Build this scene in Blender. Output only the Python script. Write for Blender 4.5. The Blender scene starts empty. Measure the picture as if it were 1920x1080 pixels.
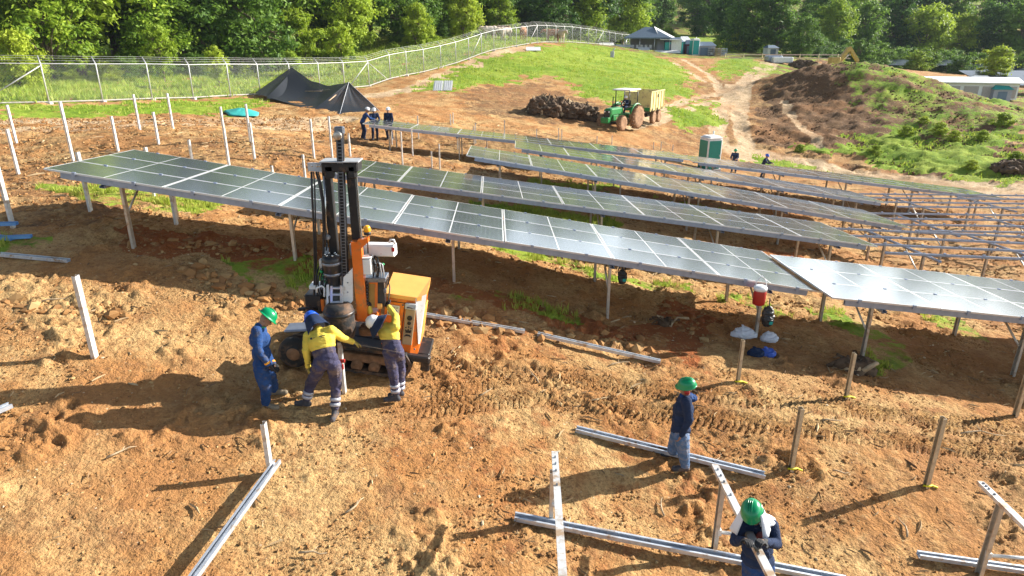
import bpy, bmesh, math, random
import numpy as np
from mathutils import Vector, Matrix
USE_HAZE=True
random.seed(7); RNG=np.random.default_rng(11)
R=math.radians
# ------------------------------------------------------------------ camera, sky, sun, exposure
scene=bpy.context.scene
FPX=1255.0; TH=R(20.5); CT,ST=math.cos(TH),math.sin(TH)
cam=bpy.data.objects.new('camera',bpy.data.cameras.new('camera'))
scene.collection.objects.link(cam); scene.camera=cam
cam.data.sensor_width=36; cam.data.lens=36*FPX/1920; cam.data.clip_start=.1; cam.data.clip_end=3000
cam.location=(0,0,0); cam.rotation_euler=(R(90)-TH,0,0)
SUN_EL=R(24.8); SUN_AZ=math.atan2(.93,.37)      # clockwise from +Y
world=bpy.data.worlds.new("World"); scene.world=world; world.use_nodes=True
wn=world.node_tree.nodes; wl=world.node_tree.links
sky=wn.new('ShaderNodeTexSky'); sky.sky_type='NISHITA'; sky.sun_disc=False
sky.sun_elevation=SUN_EL; sky.sun_rotation=SUN_AZ; sky.dust_density=1.5; sky.air_density=1.2; sky.ozone_density=1.5
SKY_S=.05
def _wm(op,a,b=None,c=None):
    t=wn.new('ShaderNodeMath'); t.operation=op
    for k,v in enumerate((a,b,c)):
        if v is None: continue
        if hasattr(v,'links'): wl.new(v,t.inputs[k])
        else: t.inputs[k].default_value=v
    return t.outputs[0]
def _ws(v,a,b,c=0,d=1):
    t=wn.new('ShaderNodeMapRange'); t.interpolation_type='SMOOTHSTEP'; wl.new(v,t.inputs[0]); t.inputs[1].default_value=a; t.inputs[2].default_value=b; t.inputs[3].default_value=c; t.inputs[4].default_value=d; return t.outputs[0]
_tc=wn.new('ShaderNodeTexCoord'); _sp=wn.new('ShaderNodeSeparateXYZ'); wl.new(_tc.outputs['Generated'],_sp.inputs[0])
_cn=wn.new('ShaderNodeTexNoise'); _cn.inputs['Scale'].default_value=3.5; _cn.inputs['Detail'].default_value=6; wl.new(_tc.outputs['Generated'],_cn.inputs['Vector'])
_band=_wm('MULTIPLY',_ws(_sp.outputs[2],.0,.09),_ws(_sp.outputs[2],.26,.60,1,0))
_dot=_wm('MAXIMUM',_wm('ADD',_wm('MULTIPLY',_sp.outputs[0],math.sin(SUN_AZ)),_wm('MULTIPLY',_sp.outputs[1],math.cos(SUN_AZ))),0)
_L=_wm('MULTIPLY',_wm('MULTIPLY',_band,_ws(_cn.outputs[0],.3,.7,.95,1.0)),_wm('ADD',_wm('MULTIPLY',_wm('POWER',_dot,1.2),.85),.36))  # bright cloud band added low in the sky for the panels to reflect
_vc=wn.new('ShaderNodeVectorMath'); _vc.operation='SCALE'; _vc.inputs[0].default_value=(.88/SKY_S,.97/SKY_S,1.08/SKY_S); wl.new(_L,_vc.inputs['Scale'])  # band scaled up to cancel the Background strength
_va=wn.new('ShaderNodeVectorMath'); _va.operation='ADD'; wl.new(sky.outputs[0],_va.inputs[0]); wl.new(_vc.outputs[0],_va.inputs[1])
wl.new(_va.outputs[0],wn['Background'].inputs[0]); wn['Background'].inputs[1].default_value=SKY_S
sl=bpy.data.lights.new('sun','SUN'); sl.energy=5.0; sl.angle=R(.5); sl.color=(1,.95,.87)
so=bpy.data.objects.new('sun',sl); scene.collection.objects.link(so)
sd=Vector((math.sin(SUN_AZ)*math.cos(SUN_EL),math.cos(SUN_AZ)*math.cos(SUN_EL),math.sin(SUN_EL)))
so.rotation_euler=sd.to_track_quat('Z','Y').to_euler(); so.location=sd*200
scene.view_settings.view_transform='Standard'; scene.view_settings.look='None'
scene.view_settings.exposure=1.06; scene.view_settings.gamma=1
scene.cycles.max_bounces=6; scene.cycles.transparent_max_bounces=24
scene.cycles.diffuse_bounces=1; scene.cycles.glossy_bounces=2; scene.cycles.transmission_bounces=2
# ------------------------------------------------------------------ numpy noise
def _h(ix,iy,s):
    n=(ix.astype(np.int64)*374761393+iy.astype(np.int64)*668265263+s*974634533)&0x7fffffff
    n=((n^(n>>13))*1274126177)&0x7fffffff
    return ((n^(n>>16))&0xffff)/65535.0
def vn(x,y,s=0):
    ix=np.floor(x);iy=np.floor(y);fx=x-ix;fy=y-iy
    fx=fx*fx*(3-2*fx);fy=fy*fy*(3-2*fy)
    a=_h(ix,iy,s);b=_h(ix+1,iy,s);c=_h(ix,iy+1,s);d=_h(ix+1,iy+1,s)
    return (a+(b-a)*fx)*(1-fy)+(c+(d-c)*fx)*fy
def fbm(x,y,s=0,o=4,g=.5):
    r=0;a=1;t=0
    for k in range(o):
        r=r+a*vn(x*(2.03**k)+k*17.3,y*(2.03**k)-k*9.1,s+k);t+=a;a*=g
    return r/t-.5
def n3(p,f,s=0):
    x,y,z=p[:,0]*f,p[:,1]*f,p[:,2]*f
    return (vn(x+z*.7,y-z*.6,s)+vn(y+31+x*.3,z-x*.4,s+5)+vn(z+11,x+y*.5,s+9))/1.5-1
def pix(px,py,D):
    """world point seen at photo pixel (px,py) at forward distance D (camera at origin height 0)"""
    u=(px-960)/FPX; v=(540-py)/FPX; Y=CT+v*ST; s=D/Y
    return (u*s, D, s*(-ST+v*CT))
TC=[(1270,893,8.72),(507,772,9.16),(640,778,9.1),(178,670,9.75),(1736,912,8.9),(1483,880,8.9),(1586,745,11),(1383,717,11),(1903,780,11.2),
(1338,1035,7.3),(1033,978,7.4),(1835,1080,7.2),(508,888,7.9),(0,1080,5.7),(600,1080,6.1),(1000,1080,6.4),(1920,1080,7.1),(0,700,9.1),(770,700,10.7),(560,672,10.9),
(215,462,13.7),(528,485,13.7),(847,525,13.7),(1145,608,13.7),(1422,650,13.6),(1590,670,13.3),(1865,715,13.3),(60,500,12.5),
(1354,567,15.8),(1500,590,15.6),(1740,615,15.4),(1108,527,15.8),(853,467,15.7),(170,400,15),(325,420,15.5),(0,380,16),
(35,327,21),(31,268,25.9),(325,243,27.4),(470,270,24.5),(590,297,24.1),(423,268,24.8),(298,272,24),(263,247,27),(222,285,23),
(717,281,33.6),(730,283,30.4),(93,195,40.3),(194,193,42.5),(286,187,45),(364,190,46.5),(433,182,49.3),(489,181,52),(693,167,63.4),(732,147,66.5),(763,143,69),(795,137,71.5),(827,128,74.5),(855,120,77),(879,112,79.5),(903,102,82),(926,95,84),(968,88,90),(1007,80,95),(1073,80,107),(1117,83,118),(1153,87,130),(1180,88,138),
(-60,200,38),(100,150,58),(300,130,70),(500,125,85),(800,75,95),(700,100,85),
(1185,236,54.5),(1080,225,53),(900,235,45),(830,170,58),(1000,150,72),(1100,120,85),(1200,105,105),(1250,180,68),(1290,150,80),(1300,105,125),(585,210,42),(714,214,42),
(1215,95,135),(1302,103,130),(1400,105,130),(1440,115,112),(1380,190,72),(1380,165,85),(1350,280,53),(1330,317,47),(1230,270,50),(1100,265,43),(1000,255,40),(1375,324,46),
(1480,285,54),(1600,315,50),(1700,335,46),(1850,345,44),(1920,355,42),(1600,113,76),(1530,125,78),(1500,140,74),(1660,120,74),(1750,155,70),(1830,185,66),(1920,215,62),(1600,200,66),(1750,240,58),(1850,280,52),(1470,180,72),(1440,230,62),
(1800,178,106),(1900,195,98),(1700,130,150),(1900,130,160),(1550,110,130),(1320,75,190),(1700,110,190)]
P=[pix(*t) for t in TC]
def tab(x0,y0,z0,x1,y1,z1,h=1.45):
    for k in (0,.33,.67,1):
        for d in (.5,2.9): P.append((x0+(x1-x0)*k,y0+(y1-y0)*k+d,z0+(z1-z0)*k-h-.05*d))
tab(-5.38,18.11,-3.36,10.53,18.48,-5.64); tab(-1.57,23.17,-3.78,14.29,23.2,-6.39); tab(.12,28.19,-4.28,16.02,27.8,-6.61)
tab(-7.2,33.04,-3.87,8.76,33.13,-5.63,1.35); tab(8.9,33.1,-5.72,24.6,33.1,-7.57,1.35)
tab(10.9,18.3,-5.78,26,18.3,-6.3); tab(14.75,23.2,-6.47,30,23.2,-6.7); tab(16.7,27.9,-6.72,32,27.9,-7.2)
tab(6.54,12.72,-4.96,22.52,12.72,-6.6)
P+=[(-200,60,-2),(-200,200,4),(-100,300,14),(40,300,12),(200,300,16),(250,120,-8),(150,60,-9),(100,20,-8),(-60,20,-2),(-60,0,-4),(-30,-10,-6),(40,-10,-10),(0,420,36),(250,420,38),(-250,420,36),(57,85,-9),(48,80,-7.2),(66,92,-9.5),(44,89,-5.6),(36,90,-5.2),(52,92,-8),(60,100,-9),(80,80,-8.5),(28,97,-5)]
P=np.array(P)
C0=2.0
def kern(d): return -np.sqrt(d*d+C0*C0)
n=len(P); d=np.hypot(P[:,None,0]-P[None,:,0],P[:,None,1]-P[None,:,1])
w=np.clip(P[:,1]/25,.5,2.2)
K=kern(d)+np.diag(.5*w)
A=np.zeros((n+3,n+3)); A[:n,:n]=K; A[:n,n]=1; A[:n,n+1]=P[:,0]; A[:n,n+2]=P[:,1]; A[n:,:n]=A[:n,n:].T
sol=np.linalg.solve(A,np.concatenate([P[:,2],[0,0,0]]))
def tz(x,y,sol=sol,n=n,P=P):
    x=np.asarray(x,float); y=np.asarray(y,float); o=sol[n]+sol[n+1]*x+sol[n+2]*y
    for i in range(n): o=o+sol[i]*kern(np.hypot(x-P[i,0],y-P[i,1]))
    return o
P_T=P
def gz(x,y): return float(tz(np.array([x]),np.array([y]))[0])
_D=np.concatenate([np.arange(3,20,.05),np.arange(20,60,.15),np.arange(60,260,.5)])
def at(px,py,lift=0):
    """where the sight line of photo pixel (px,py) meets the ground"""
    u=(px-960)/FPX; v=(540-py)/FPX; Y=CT+v*ST
    x=u*_D/Y; z=_D*(-ST+v*CT)/Y
    k=np.nonzero(tz(x,_D)>z)[0]
    if len(k)==0: return Vector((x[-1],_D[-1],gz(x[-1],_D[-1])))
    k=k[0]; D=_D[k]
    if k>0:
        a,b=_D[k-1],_D[k]
        for _ in range(12):
            m=(a+b)/2
            if gz(u*m/Y,m)>m*(-ST+v*CT)/Y: b=m
            else: a=m
        D=b
    return Vector((u*D/Y,D,gz(u*D/Y,D)+lift))
def pv(px,py,D): return Vector(pix(px,py,D))
def ground(x,y,lift=0): return Vector((x,y,gz(x,y)+lift))
def ztop(py,D): return -D*math.tan(TH-math.atan((540-py)/FPX))
# ------------------------------------------------------------------ materials
def mat(name,col,rough=.7,metal=0,var=.12,scale=6,bump=.0,bscale=40,spec=.5,dirt=None,dscale=3,damt=.5,coat=0):
    m=bpy.data.materials.new(name); m.use_nodes=True; N=m.node_tree.nodes; L=m.node_tree.links; b=N['Principled BSDF']
    b.inputs['Roughness'].default_value=rough; b.inputs['Metallic'].default_value=metal; b.inputs['Specular IOR Level'].default_value=spec
    b.inputs['Coat Weight'].default_value=coat
    tc=N.new('ShaderNodeTexCoord'); nz=N.new('ShaderNodeTexNoise'); nz.inputs['Scale'].default_value=scale; nz.inputs['Detail'].default_value=5
    L.new(tc.outputs['Object'],nz.inputs['Vector'])
    mr=N.new('ShaderNodeMapRange'); mr.inputs[1].default_value=.3; mr.inputs[2].default_value=.7; mr.inputs[3].default_value=1-var; mr.inputs[4].default_value=1+var
    L.new(nz.outputs[0],mr.inputs[0])
    vm=N.new('ShaderNodeVectorMath'); vm.operation='SCALE'; vm.inputs[0].default_value=col; L.new(mr.outputs[0],vm.inputs['Scale'])
    out=vm.outputs[0]
    if dirt:
        dn=N.new('ShaderNodeTexNoise'); dn.inputs['Scale'].default_value=dscale; dn.inputs['Detail'].default_value=8; dn.inputs['Roughness'].default_value=.65
        L.new(tc.outputs['Object'],dn.inputs['Vector'])
        dr=N.new('ShaderNodeMapRange'); dr.inputs[1].default_value=.62-.3*damt; dr.inputs[2].default_value=.72-.2*damt; L.new(dn.outputs[0],dr.inputs[0])
        mx=N.new('ShaderNodeMix'); mx.data_type='RGBA'; L.new(dr.outputs[0],mx.inputs[0]); L.new(out,mx.inputs[6]); mx.inputs[7].default_value=(*dirt,1); out=mx.outputs[2]
    L.new(out,b.inputs['Base Color'])
    if bump:
        bn=N.new('ShaderNodeTexNoise'); bn.inputs['Scale'].default_value=bscale; bn.inputs['Detail'].default_value=4; L.new(tc.outputs['Object'],bn.inputs['Vector'])
        bp=N.new('ShaderNodeBump'); bp.inputs['Strength'].default_value=bump; bp.inputs['Distance'].default_value=.02; L.new(bn.outputs[0],bp.inputs['Height']); L.new(bp.outputs[0],b.inputs['Normal'])
    return m
SOIL=(.30,.15,.07)
M={}
M['galvt']=mat('sunlit_tan_steel',(.58,.47,.31),.5,.2,.15,9,dirt=(.42,.30,.2),dscale=5,damt=.25)  # warm light reflected by the posts, put into the steel colour
M['galv']=mat('galvanised_steel',(.60,.56,.49),.42,.55,.15,9,dirt=(.42,.30,.2),dscale=5,damt=.25)
M['galvw']=mat('bright_galvanised_steel',(.68,.68,.66),.5,.4,.14,9,dirt=(.45,.31,.19),dscale=4,damt=.4)
M['bluelit']=mat('blue_lit_steel',(.16,.36,.68),.4,.3,.12,9)  # blue of skylight on shaded steel, put into the colour
M['rail']=mat('rail_steel',(.60,.64,.70),.38,.55,.12,9,dirt=(.42,.30,.2),dscale=5,damt=.15)
M['galvb']=mat('blue_grey_steel',(.33,.38,.48),.4,.6,.12,9)
M['alu']=mat('aluminium',(.75,.76,.78),.35,.7,.06)
M['postfence']=mat('fence_pipe',(.50,.50,.47),.5,.3,.12)
M['concrete']=mat('concrete',(.45,.42,.37),.9,0,.2,8,bump=.3)
M['black']=mat('black_paint',(.018,.018,.02),.42,0,.3,8,dirt=(.12,.07,.04),dscale=6,damt=.2)
M['rubber']=mat('black_rubber',(.02,.02,.02),.75,0,.3,8,dirt=(.16,.09,.05),dscale=5,damt=.55,bump=.3)
M['mud']=mat('caked_mud',(.24,.13,.065),.95,0,.35,9,bump=.8,bscale=25)
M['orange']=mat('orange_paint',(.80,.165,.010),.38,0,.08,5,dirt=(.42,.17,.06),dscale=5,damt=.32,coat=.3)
M['orangelid']=mat('sunlit_pale_orange',(.86,.40,.085),.4,0,.08,5,coat=.3)  # sunlight on the engine lid and side put into this orange
M['grey']=mat('grey_paint',(.45,.46,.47),.5,.1,.12,7,dirt=(.3,.2,.13),dscale=5,damt=.2)
M['white']=mat('white_paint',(.80,.80,.78),.45,0,.06,6,dirt=(.45,.35,.25),dscale=4,damt=.12)
M['chrome']=mat('bright_rod',(.75,.74,.7),.2,.9,.05)
M['chain']=mat('chain_steel',(.22,.24,.28),.38,.7,.3,30)
M['amber']=mat('amber_beacon',(.95,.42,.02),.25,0,.05)
M['red']=mat('red_paint',(.42,.025,.018),.45,0,.1)
M['beige']=mat('beige_plate',(.42,.32,.2),.55,.1,.1)
M['gold']=mat('ochre_plate',(.45,.26,.07),.5,.3,.15)
M['green_fit']=mat('green_fitting',(.02,.40,.12),.5)
M['wood']=mat('weathered_wood',(.34,.25,.16),.9,0,.35,14,bump=.6)
M['bark']=mat('bark',(.20,.15,.10),.95,0,.4,10,bump=.8,bscale=18)
M['twig']=mat('dry_twig',(.42,.31,.19),.9,0,.35,10)
M['skin']=mat('skin',(.32,.17,.10),.55,0,.08)
M['navy']=mat('navy_cotton',(.018,.032,.075),.9,0,.3,6,bump=.5,bscale=60,spec=.25)
M['bluecov']=mat('blue_coverall',(.018,.06,.19),.88,0,.3,6,bump=.5,bscale=60,spec=.25,dirt=(.07,.08,.12),dscale=7,damt=.35)
M['jean']=mat('blue_denim',(.10,.18,.33),.9,0,.35,7,bump=.5,bscale=60,spec=.2,dirt=(.22,.22,.25),dscale=7,damt=.5)
M['purple']=mat('slate_work_trousers',(.062,.058,.105),.9,0,.28,6,bump=.5,bscale=60,spec=.2,dirt=(.16,.12,.11),dscale=7,damt=.4)
M['yellow']=mat('yellow_workshirt',(.80,.60,.09),.88,0,.08,6,bump=.4,bscale=60,spec=.2)
M['refl']=mat('reflective_tape',(.45,.45,.5),.4,.2,.1)
M['hgreen']=mat('green_plastic',(.0,.27,.10),.28,0,.05,spec=.6)
M['hblue']=mat('blue_plastic',(.01,.10,.62),.28,0,.05,spec=.6)
M['hwhite']=mat('white_plastic',(.82,.82,.82),.35,0,.04)
M['boot']=mat('dusty_leather',(.20,.16,.11),.85,0,.3,12)
M['bootd']=mat('dark_leather',(.05,.05,.06),.8,0,.3,12,dirt=(.2,.12,.07),dscale=8,damt=.3)
M['glove']=mat('black_glove',(.02,.02,.022),.8,0,.3)
M['gloveg']=mat('mustard_glove',(.40,.30,.06),.85,0,.3)
M['cloth']=mat('white_cloth',(.78,.79,.82),.9,0,.06,bump=.3)
M['maroon']=mat('maroon_cotton',(.12,.03,.04),.9)
M['yellowtape']=mat('yellow_tape',(.85,.75,.02),.6)
M['teal']=mat('teal_plastic',(.0,.30,.27),.5,0,.12)
M['tealtarp']=mat('teal_tarp',(.04,.42,.38),.6,0,.15,bump=.5,bscale=10)
M['tgreen']=mat('toilet_green',(.0,.21,.165),.5,0,.08)
M['tractorgreen']=mat('green_tractor_paint',(.015,.22,.05),.4,0,.15,dirt=(.3,.18,.1),dscale=4,damt=.2)
M['trailer']=mat('yellow_trailer_paint',(.70,.60,.24),.55,0,.12,dirt=(.35,.25,.14),dscale=3,damt=.25)
M['mudtyre']=mat('mud_caked_tyre',(.30,.17,.09),.95,0,.35,8,bump=.8)
M['canvas']=mat('grey_blue_canvas',(.16,.22,.30),.8,0,.12)
M['greycloth']=mat('grey_canvas',(.42,.42,.48),.85,0,.1)
M['exc']=mat('excavator_yellow',(.50,.34,.10),.6,0,.2)
M['cow']=mat('brown_hide',(.30,.13,.06),.85,0,.3,2)
M['cowp']=mat('pale_hide',(.62,.50,.40),.85,0,.2,2)
M['stump']=mat('root_wood',(.12,.075,.042),.95,0,.5,6,bump=.9,bscale=12)
M['stumpl']=mat('pale_split_wood',(.48,.36,.22),.9,0,.3,8,bump=.5)
M['plasticbag']=mat('white_plastic_sack',(.70,.73,.80),.4,0,.06,bump=.6,bscale=14)
M['bluebag']=mat('blue_plastic_bag',(.05,.12,.50),.4,0,.3,9,bump=.6,bscale=14)
M['roof']=mat('white_roof_sheet',(.92,.92,.92),.5,0,.05)
M['wall']=mat('pinkish_wall',(.50,.44,.42),.8,0,.1)
M['darkpanel']=mat('dark_panel_field',(.03,.045,.07),.3,.1,.2,.6)
M['glass_dark']=mat('dark_lens',(.02,.02,.02),.1)
# ground: soil, grass, dark soil, pale wheel tracks and red clay by painted zones of the place
def ground_material():
    m=bpy.data.materials.new('site_ground'); m.use_nodes=True; N=m.node_tree.nodes; L=m.node_tree.links; b=N['Principled BSDF']
    b.inputs['Roughness'].default_value=.95; b.inputs['Specular IOR Level'].default_value=.15
    at_=N.new('ShaderNodeAttribute'); at_.attribute_name='zone'; sp=N.new('ShaderNodeSeparateColor'); L.new(at_.outputs['Color'],sp.inputs[0])
    ge=N.new('ShaderNodeNewGeometry')
    def nz(sc,det=8,ro=.6,w=None):
        t=N.new('ShaderNodeTexNoise'); t.inputs['Scale'].default_value=sc; t.inputs['Detail'].default_value=det; t.inputs['Roughness'].default_value=ro; L.new(ge.outputs['Position'],t.inputs['Vector']); return t.outputs[0]
    def mr(s,a,c,d=0,e=1):
        t=N.new('ShaderNodeMapRange'); t.interpolation_type='SMOOTHSTEP'; L.new(s,t.inputs[0]); t.inputs[1].default_value=a; t.inputs[2].default_value=c; t.inputs[3].default_value=d; t.inputs[4].default_value=e; return t.outputs[0]
    def mix(f,a,c):
        t=N.new('ShaderNodeMix'); t.data_type='RGBA'
        if hasattr(f,'links'): L.new(f,t.inputs[0])
        else: t.inputs[0].default_value=f
        for k,v in ((6,a),(7,c)):
            if hasattr(v,'links'): L.new(v,t.inputs[k])
            else: t.inputs[k].default_value=(*v,1)
        return t.outputs[2]
    def mul(a,c):
        t=N.new('ShaderNodeMath'); t.operation='MULTIPLY'; L.new(a,t.inputs[0]); 
        if hasattr(c,'links'): L.new(c,t.inputs[1])
        else: t.inputs[1].default_value=c
        return t.outputs[0]
    def add(a,c):
        t=N.new('ShaderNodeMath'); t.operation='ADD'; L.new(a,t.inputs[0]); 
        if hasattr(c,'links'): L.new(c,t.inputs[1])
        else: t.inputs[1].default_value=c
        return t.outputs[0]
    tan=(.60,.385,.165); org=(.46,.220,.076); red=(.37,.115,.035); pale=(.74,.56,.36); drk=(.115,.066,.036)
    n1=nz(.55,8,.62); n2=nz(3.2,8,.65); n3_=nz(13,6,.65)
    soil=mix(mr(n1,.40,.60),tan,org)
    soil=mix(mul(mr(n2,.48,.66),.55),soil,(.33,.155,.062))
    soil=mix(mul(mr(n3_,.52,.66),.65),soil,(.19,.095,.045))
    soil=mix(mul(mr(nz(1.3,9,.7),.54,.66),.6),soil,(.27,.135,.06))
    far_=N.new('ShaderNodeVectorMath'); far_.operation='LENGTH'; L.new(ge.outputs['Position'],far_.inputs[0])
    soil=mix(mr(add(at_.outputs['Alpha'],mul(add(n2,-.5),.8)),.35,.75),soil,mix(mul(mr(n3_,.4,.65),.6),red,(.26,.085,.03)))
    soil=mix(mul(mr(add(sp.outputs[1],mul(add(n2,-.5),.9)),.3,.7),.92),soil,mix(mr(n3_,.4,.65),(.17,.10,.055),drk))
    soil=mix(mul(mr(add(sp.outputs[2],mul(add(n2,-.5),.6)),.3,.7),.9),soil,mix(mr(n2,.4,.7),pale,(.50,.35,.19)))
    fine=nz(38,3,.6); soil=mix(mul(mr(fine,.54,.66),.5),soil,(.17,.08,.032)); soil=mix(mul(mr(nz(15,5,.6),.52,.62),.45),soil,(.27,.125,.045)); soil=mix(mul(mr(nz(5,5,.6),.45,.33),.30),soil,(.70,.47,.22)); soil=mix(mul(mr(nz(.23,4,.6),.47,.62),.45),soil,(.36,.17,.065))
    # scattered pale chips
    vo=N.new('ShaderNodeTexVoronoi'); vo.inputs['Scale'].default_value=5; L.new(ge.outputs['Position'],vo.inputs['Vector'])
    soil=mix(mul(mr(vo.outputs['Distance'],.085,.06),.6),soil,(.62,.50,.34))
    g1=nz(.25,8,.6); g2=nz(2.2,8,.7)
    gr=mix(mr(g1,.38,.62),(.190,.300,.022),(.300,.375,.045))
    gr=mix(mul(mr(g2,.50,.68),.8),gr,(.085,.17,.018))
    gr=mix(mul(mr(g2,.44,.30),.55),gr,(.33,.30,.08))
    gf=mr(add(add(sp.outputs[0],mul(add(n2,-.5),.8)),mul(add(nz(.45,7,.68),-.5),1.5)),.40,.60)
    col=mix(gf,soil,gr)
    L.new(col,b.inputs['Base Color'])
    h=add(add(mul(nz(7,6,.62),.6),mul(n3_,.35)),mul(nz(38,2,.5),.12))
    bp=N.new('ShaderNodeBump'); bp.inputs['Strength'].default_value=1; bp.inputs['Distance'].default_value=.12; L.new(h,bp.inputs['Height']); L.new(bp.outputs[0],b.inputs['Normal'])
    return m
M['ground']=ground_material()
def panel_material():
    m=bpy.data.materials.new('solar_glass'); m.use_nodes=True; N=m.node_tree.nodes; L=m.node_tree.links; b=N['Principled BSDF']
    uv=N.new('ShaderNodeUVMap'); uv.uv_map='UVMap'; sp=N.new('ShaderNodeSeparateXYZ'); L.new(uv.outputs[0],sp.inputs[0])
    def ma(op,a,c):
        t=N.new('ShaderNodeMath'); t.operation=op
        for k,v in ((0,a),(1,c)):
            if hasattr(v,'links'): L.new(v,t.inputs[k])
            elif v is not None: t.inputs[k].default_value=v
        return t.outputs[0]
    U,V=sp.outputs[0],sp.outputs[1]
    def near(c,p,w): return ma('LESS_THAN',ma('ABSOLUTE',ma('SUBTRACT',c,p),None),w)
    fr=ma('MAXIMUM',ma('MAXIMUM',near(U,0,.012),near(U,1,.012)),ma('MAXIMUM',near(V,0,.016),near(V,1,.016)))
    mid=near(U,.5,.0055)
    line=ma('MAXIMUM',fr,mid)
    fu=ma('FRACT',ma('MULTIPLY',ma('SUBTRACT',U,.012),24/.976),None); fv=ma('FRACT',ma('MULTIPLY',ma('SUBTRACT',V,.02),6/.96),None)
    cell=ma('MAXIMUM',near(fu,0,.06),near(fv,0,.06))
    mx=N.new('ShaderNodeMix'); mx.data_type='RGBA'; L.new(ma('MULTIPLY',cell,.9),mx.inputs[0]); mx.inputs[6].default_value=(.012,.017,.028,1); mx.inputs[7].default_value=(.22,.25,.28,1)
    m2=N.new('ShaderNodeMix'); m2.data_type='RGBA'; L.new(line,m2.inputs[0]); L.new(mx.outputs[2],m2.inputs[6]); m2.inputs[7].default_value=(.78,.78,.76,1)
    L.new(m2.outputs[2],b.inputs['Base Color'])
    m3=N.new('ShaderNodeMapRange'); L.new(line,m3.inputs[0]); m3.inputs[3].default_value=.19; m3.inputs[4].default_value=.55; L.new(m3.outputs[0],b.inputs['Roughness'])
    b.inputs['IOR'].default_value=1.6; b.inputs['Coat Weight'].default_value=1; b.inputs['Coat Roughness'].default_value=.12
    # dust film
    tc=N.new('ShaderNodeTexCoord'); nz=N.new('ShaderNodeTexNoise'); nz.inputs['Scale'].default_value=1.2; nz.inputs['Detail'].default_value=6; L.new(tc.outputs['Object'],nz.inputs['Vector'])
    df=N.new('ShaderNodeBsdfDiffuse'); df.inputs[0].default_value=(.55,.52,.46,1)
    ms=N.new('ShaderNodeMixShader'); mr=N.new('ShaderNodeMapRange'); L.new(nz.outputs[0],mr.inputs[0]); mr.inputs[1].default_value=.3; mr.inputs[2].default_value=.75; mr.inputs[3].default_value=.01; mr.inputs[4].default_value=.05
    L.new(mr.outputs[0],ms.inputs[0]); L.new(b.outputs[0],ms.inputs[1]); L.new(df.outputs[0],ms.inputs[2]); L.new(ms.outputs[0],N['Material Output'].inputs[0])
    return m
M['panel']=panel_material()
def mesh_fabric_material(name,col,pitch,wire,use_uv=True):
    m=bpy.data.materials.new(name); m.use_nodes=True; N=m.node_tree.nodes; L=m.node_tree.links; b=N['Principled BSDF']
    b.inputs['Base Color'].default_value=(*col,1); b.inputs['Roughness'].default_value=.5; b.inputs['Metallic'].default_value=.2
    uv=N.new('ShaderNodeUVMap'); uv.uv_map='UVMap'; sp=N.new('ShaderNodeSeparateXYZ'); L.new(uv.outputs[0],sp.inputs[0])
    def ma(op,a,c=None):
        t=N.new('ShaderNodeMath'); t.operation=op
        for k,v in ((0,a),(1,c)):
            if hasattr(v,'links'): L.new(v,t.inputs[k])
            elif v is not None: t.inputs[k].default_value=v
        return t.outputs[0]
    s=ma('ADD',sp.outputs[0],sp.outputs[1]); d=ma('SUBTRACT',sp.outputs[0],sp.outputs[1])
    f=[ma('LESS_THAN',ma('FRACT',ma('DIVIDE',q,pitch)),wire) for q in (s,d)]
    al=ma('MAXIMUM',f[0],f[1])
    tr=N.new('ShaderNodeBsdfTransparent'); ms=N.new('ShaderNodeMixShader'); L.new(al,ms.inputs[0]); L.new(tr.outputs[0],ms.inputs[1]); L.new(b.outputs[0],ms.inputs[2]); L.new(ms.outputs[0],N['Material Output'].inputs[0])
    return m
M['chainlink']=mesh_fabric_material('chain_link_wire',(.40,.43,.41),.14,.05)
M['shadenet']=mesh_fabric_material('black_shade_net',(.012,.014,.018),.02,.80)
def leaf_material(name,c1,c2,c3,trans=.42):
    m=bpy.data.materials.new(name); m.use_nodes=True; N=m.node_tree.nodes; L=m.node_tree.links; b=N['Principled BSDF']
    b.inputs['Roughness'].default_value=.55; b.inputs['Specular IOR Level'].default_value=.3
    tc=N.new('ShaderNodeTexCoord'); oi=N.new('ShaderNodeObjectInfo'); ge=N.new('ShaderNodeNewGeometry')
    nz=N.new('ShaderNodeTexNoise'); nz.inputs['Scale'].default_value=.55; nz.inputs['Detail'].default_value=6; nz.inputs['Roughness'].default_value=.75; L.new(tc.outputs['Object'],nz.inputs['Vector'])
    a=N.new('ShaderNodeMath'); a.operation='MULTIPLY_ADD'; L.new(oi.outputs['Random'],a.inputs[0]); a.inputs[1].default_value=.45; L.new(nz.outputs[0],a.inputs[2])
    a2=N.new('ShaderNodeMath'); a2.operation='MULTIPLY_ADD'; L.new(ge.outputs['Random Per Island'],a2.inputs[0]); a2.inputs[1].default_value=.3; L.new(a.outputs[0],a2.inputs[2])
    cr=N.new('ShaderNodeValToRGB'); e=cr.color_ramp.elements; e[0].position=.52; e[0].color=(*c1,1); e[1].position=1.05; e[1].color=(*c3,1); k=e.new(.78); k.color=(*c2,1)
    L.new(a2.outputs[0],cr.inputs[0]); L.new(cr.outputs[0],b.inputs['Base Color'])
    t=N.new('ShaderNodeBsdfTranslucent'); L.new(cr.outputs[0],t.inputs[0]); ms=N.new('ShaderNodeMixShader'); ms.inputs[0].default_value=trans
    L.new(b.outputs[0],ms.inputs[1]); L.new(t.outputs[0],ms.inputs[2]); L.new(ms.outputs[0],N['Material Output'].inputs[0])
    return m
M['leaf_mid']=leaf_material('mid_green_leaves',(.09,.17,.02),(.21,.34,.028),(.40,.52,.045))
M['leaf_dark']=leaf_material('dark_green_leaves',(.05,.115,.02),(.10,.20,.03),(.20,.33,.04))
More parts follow.
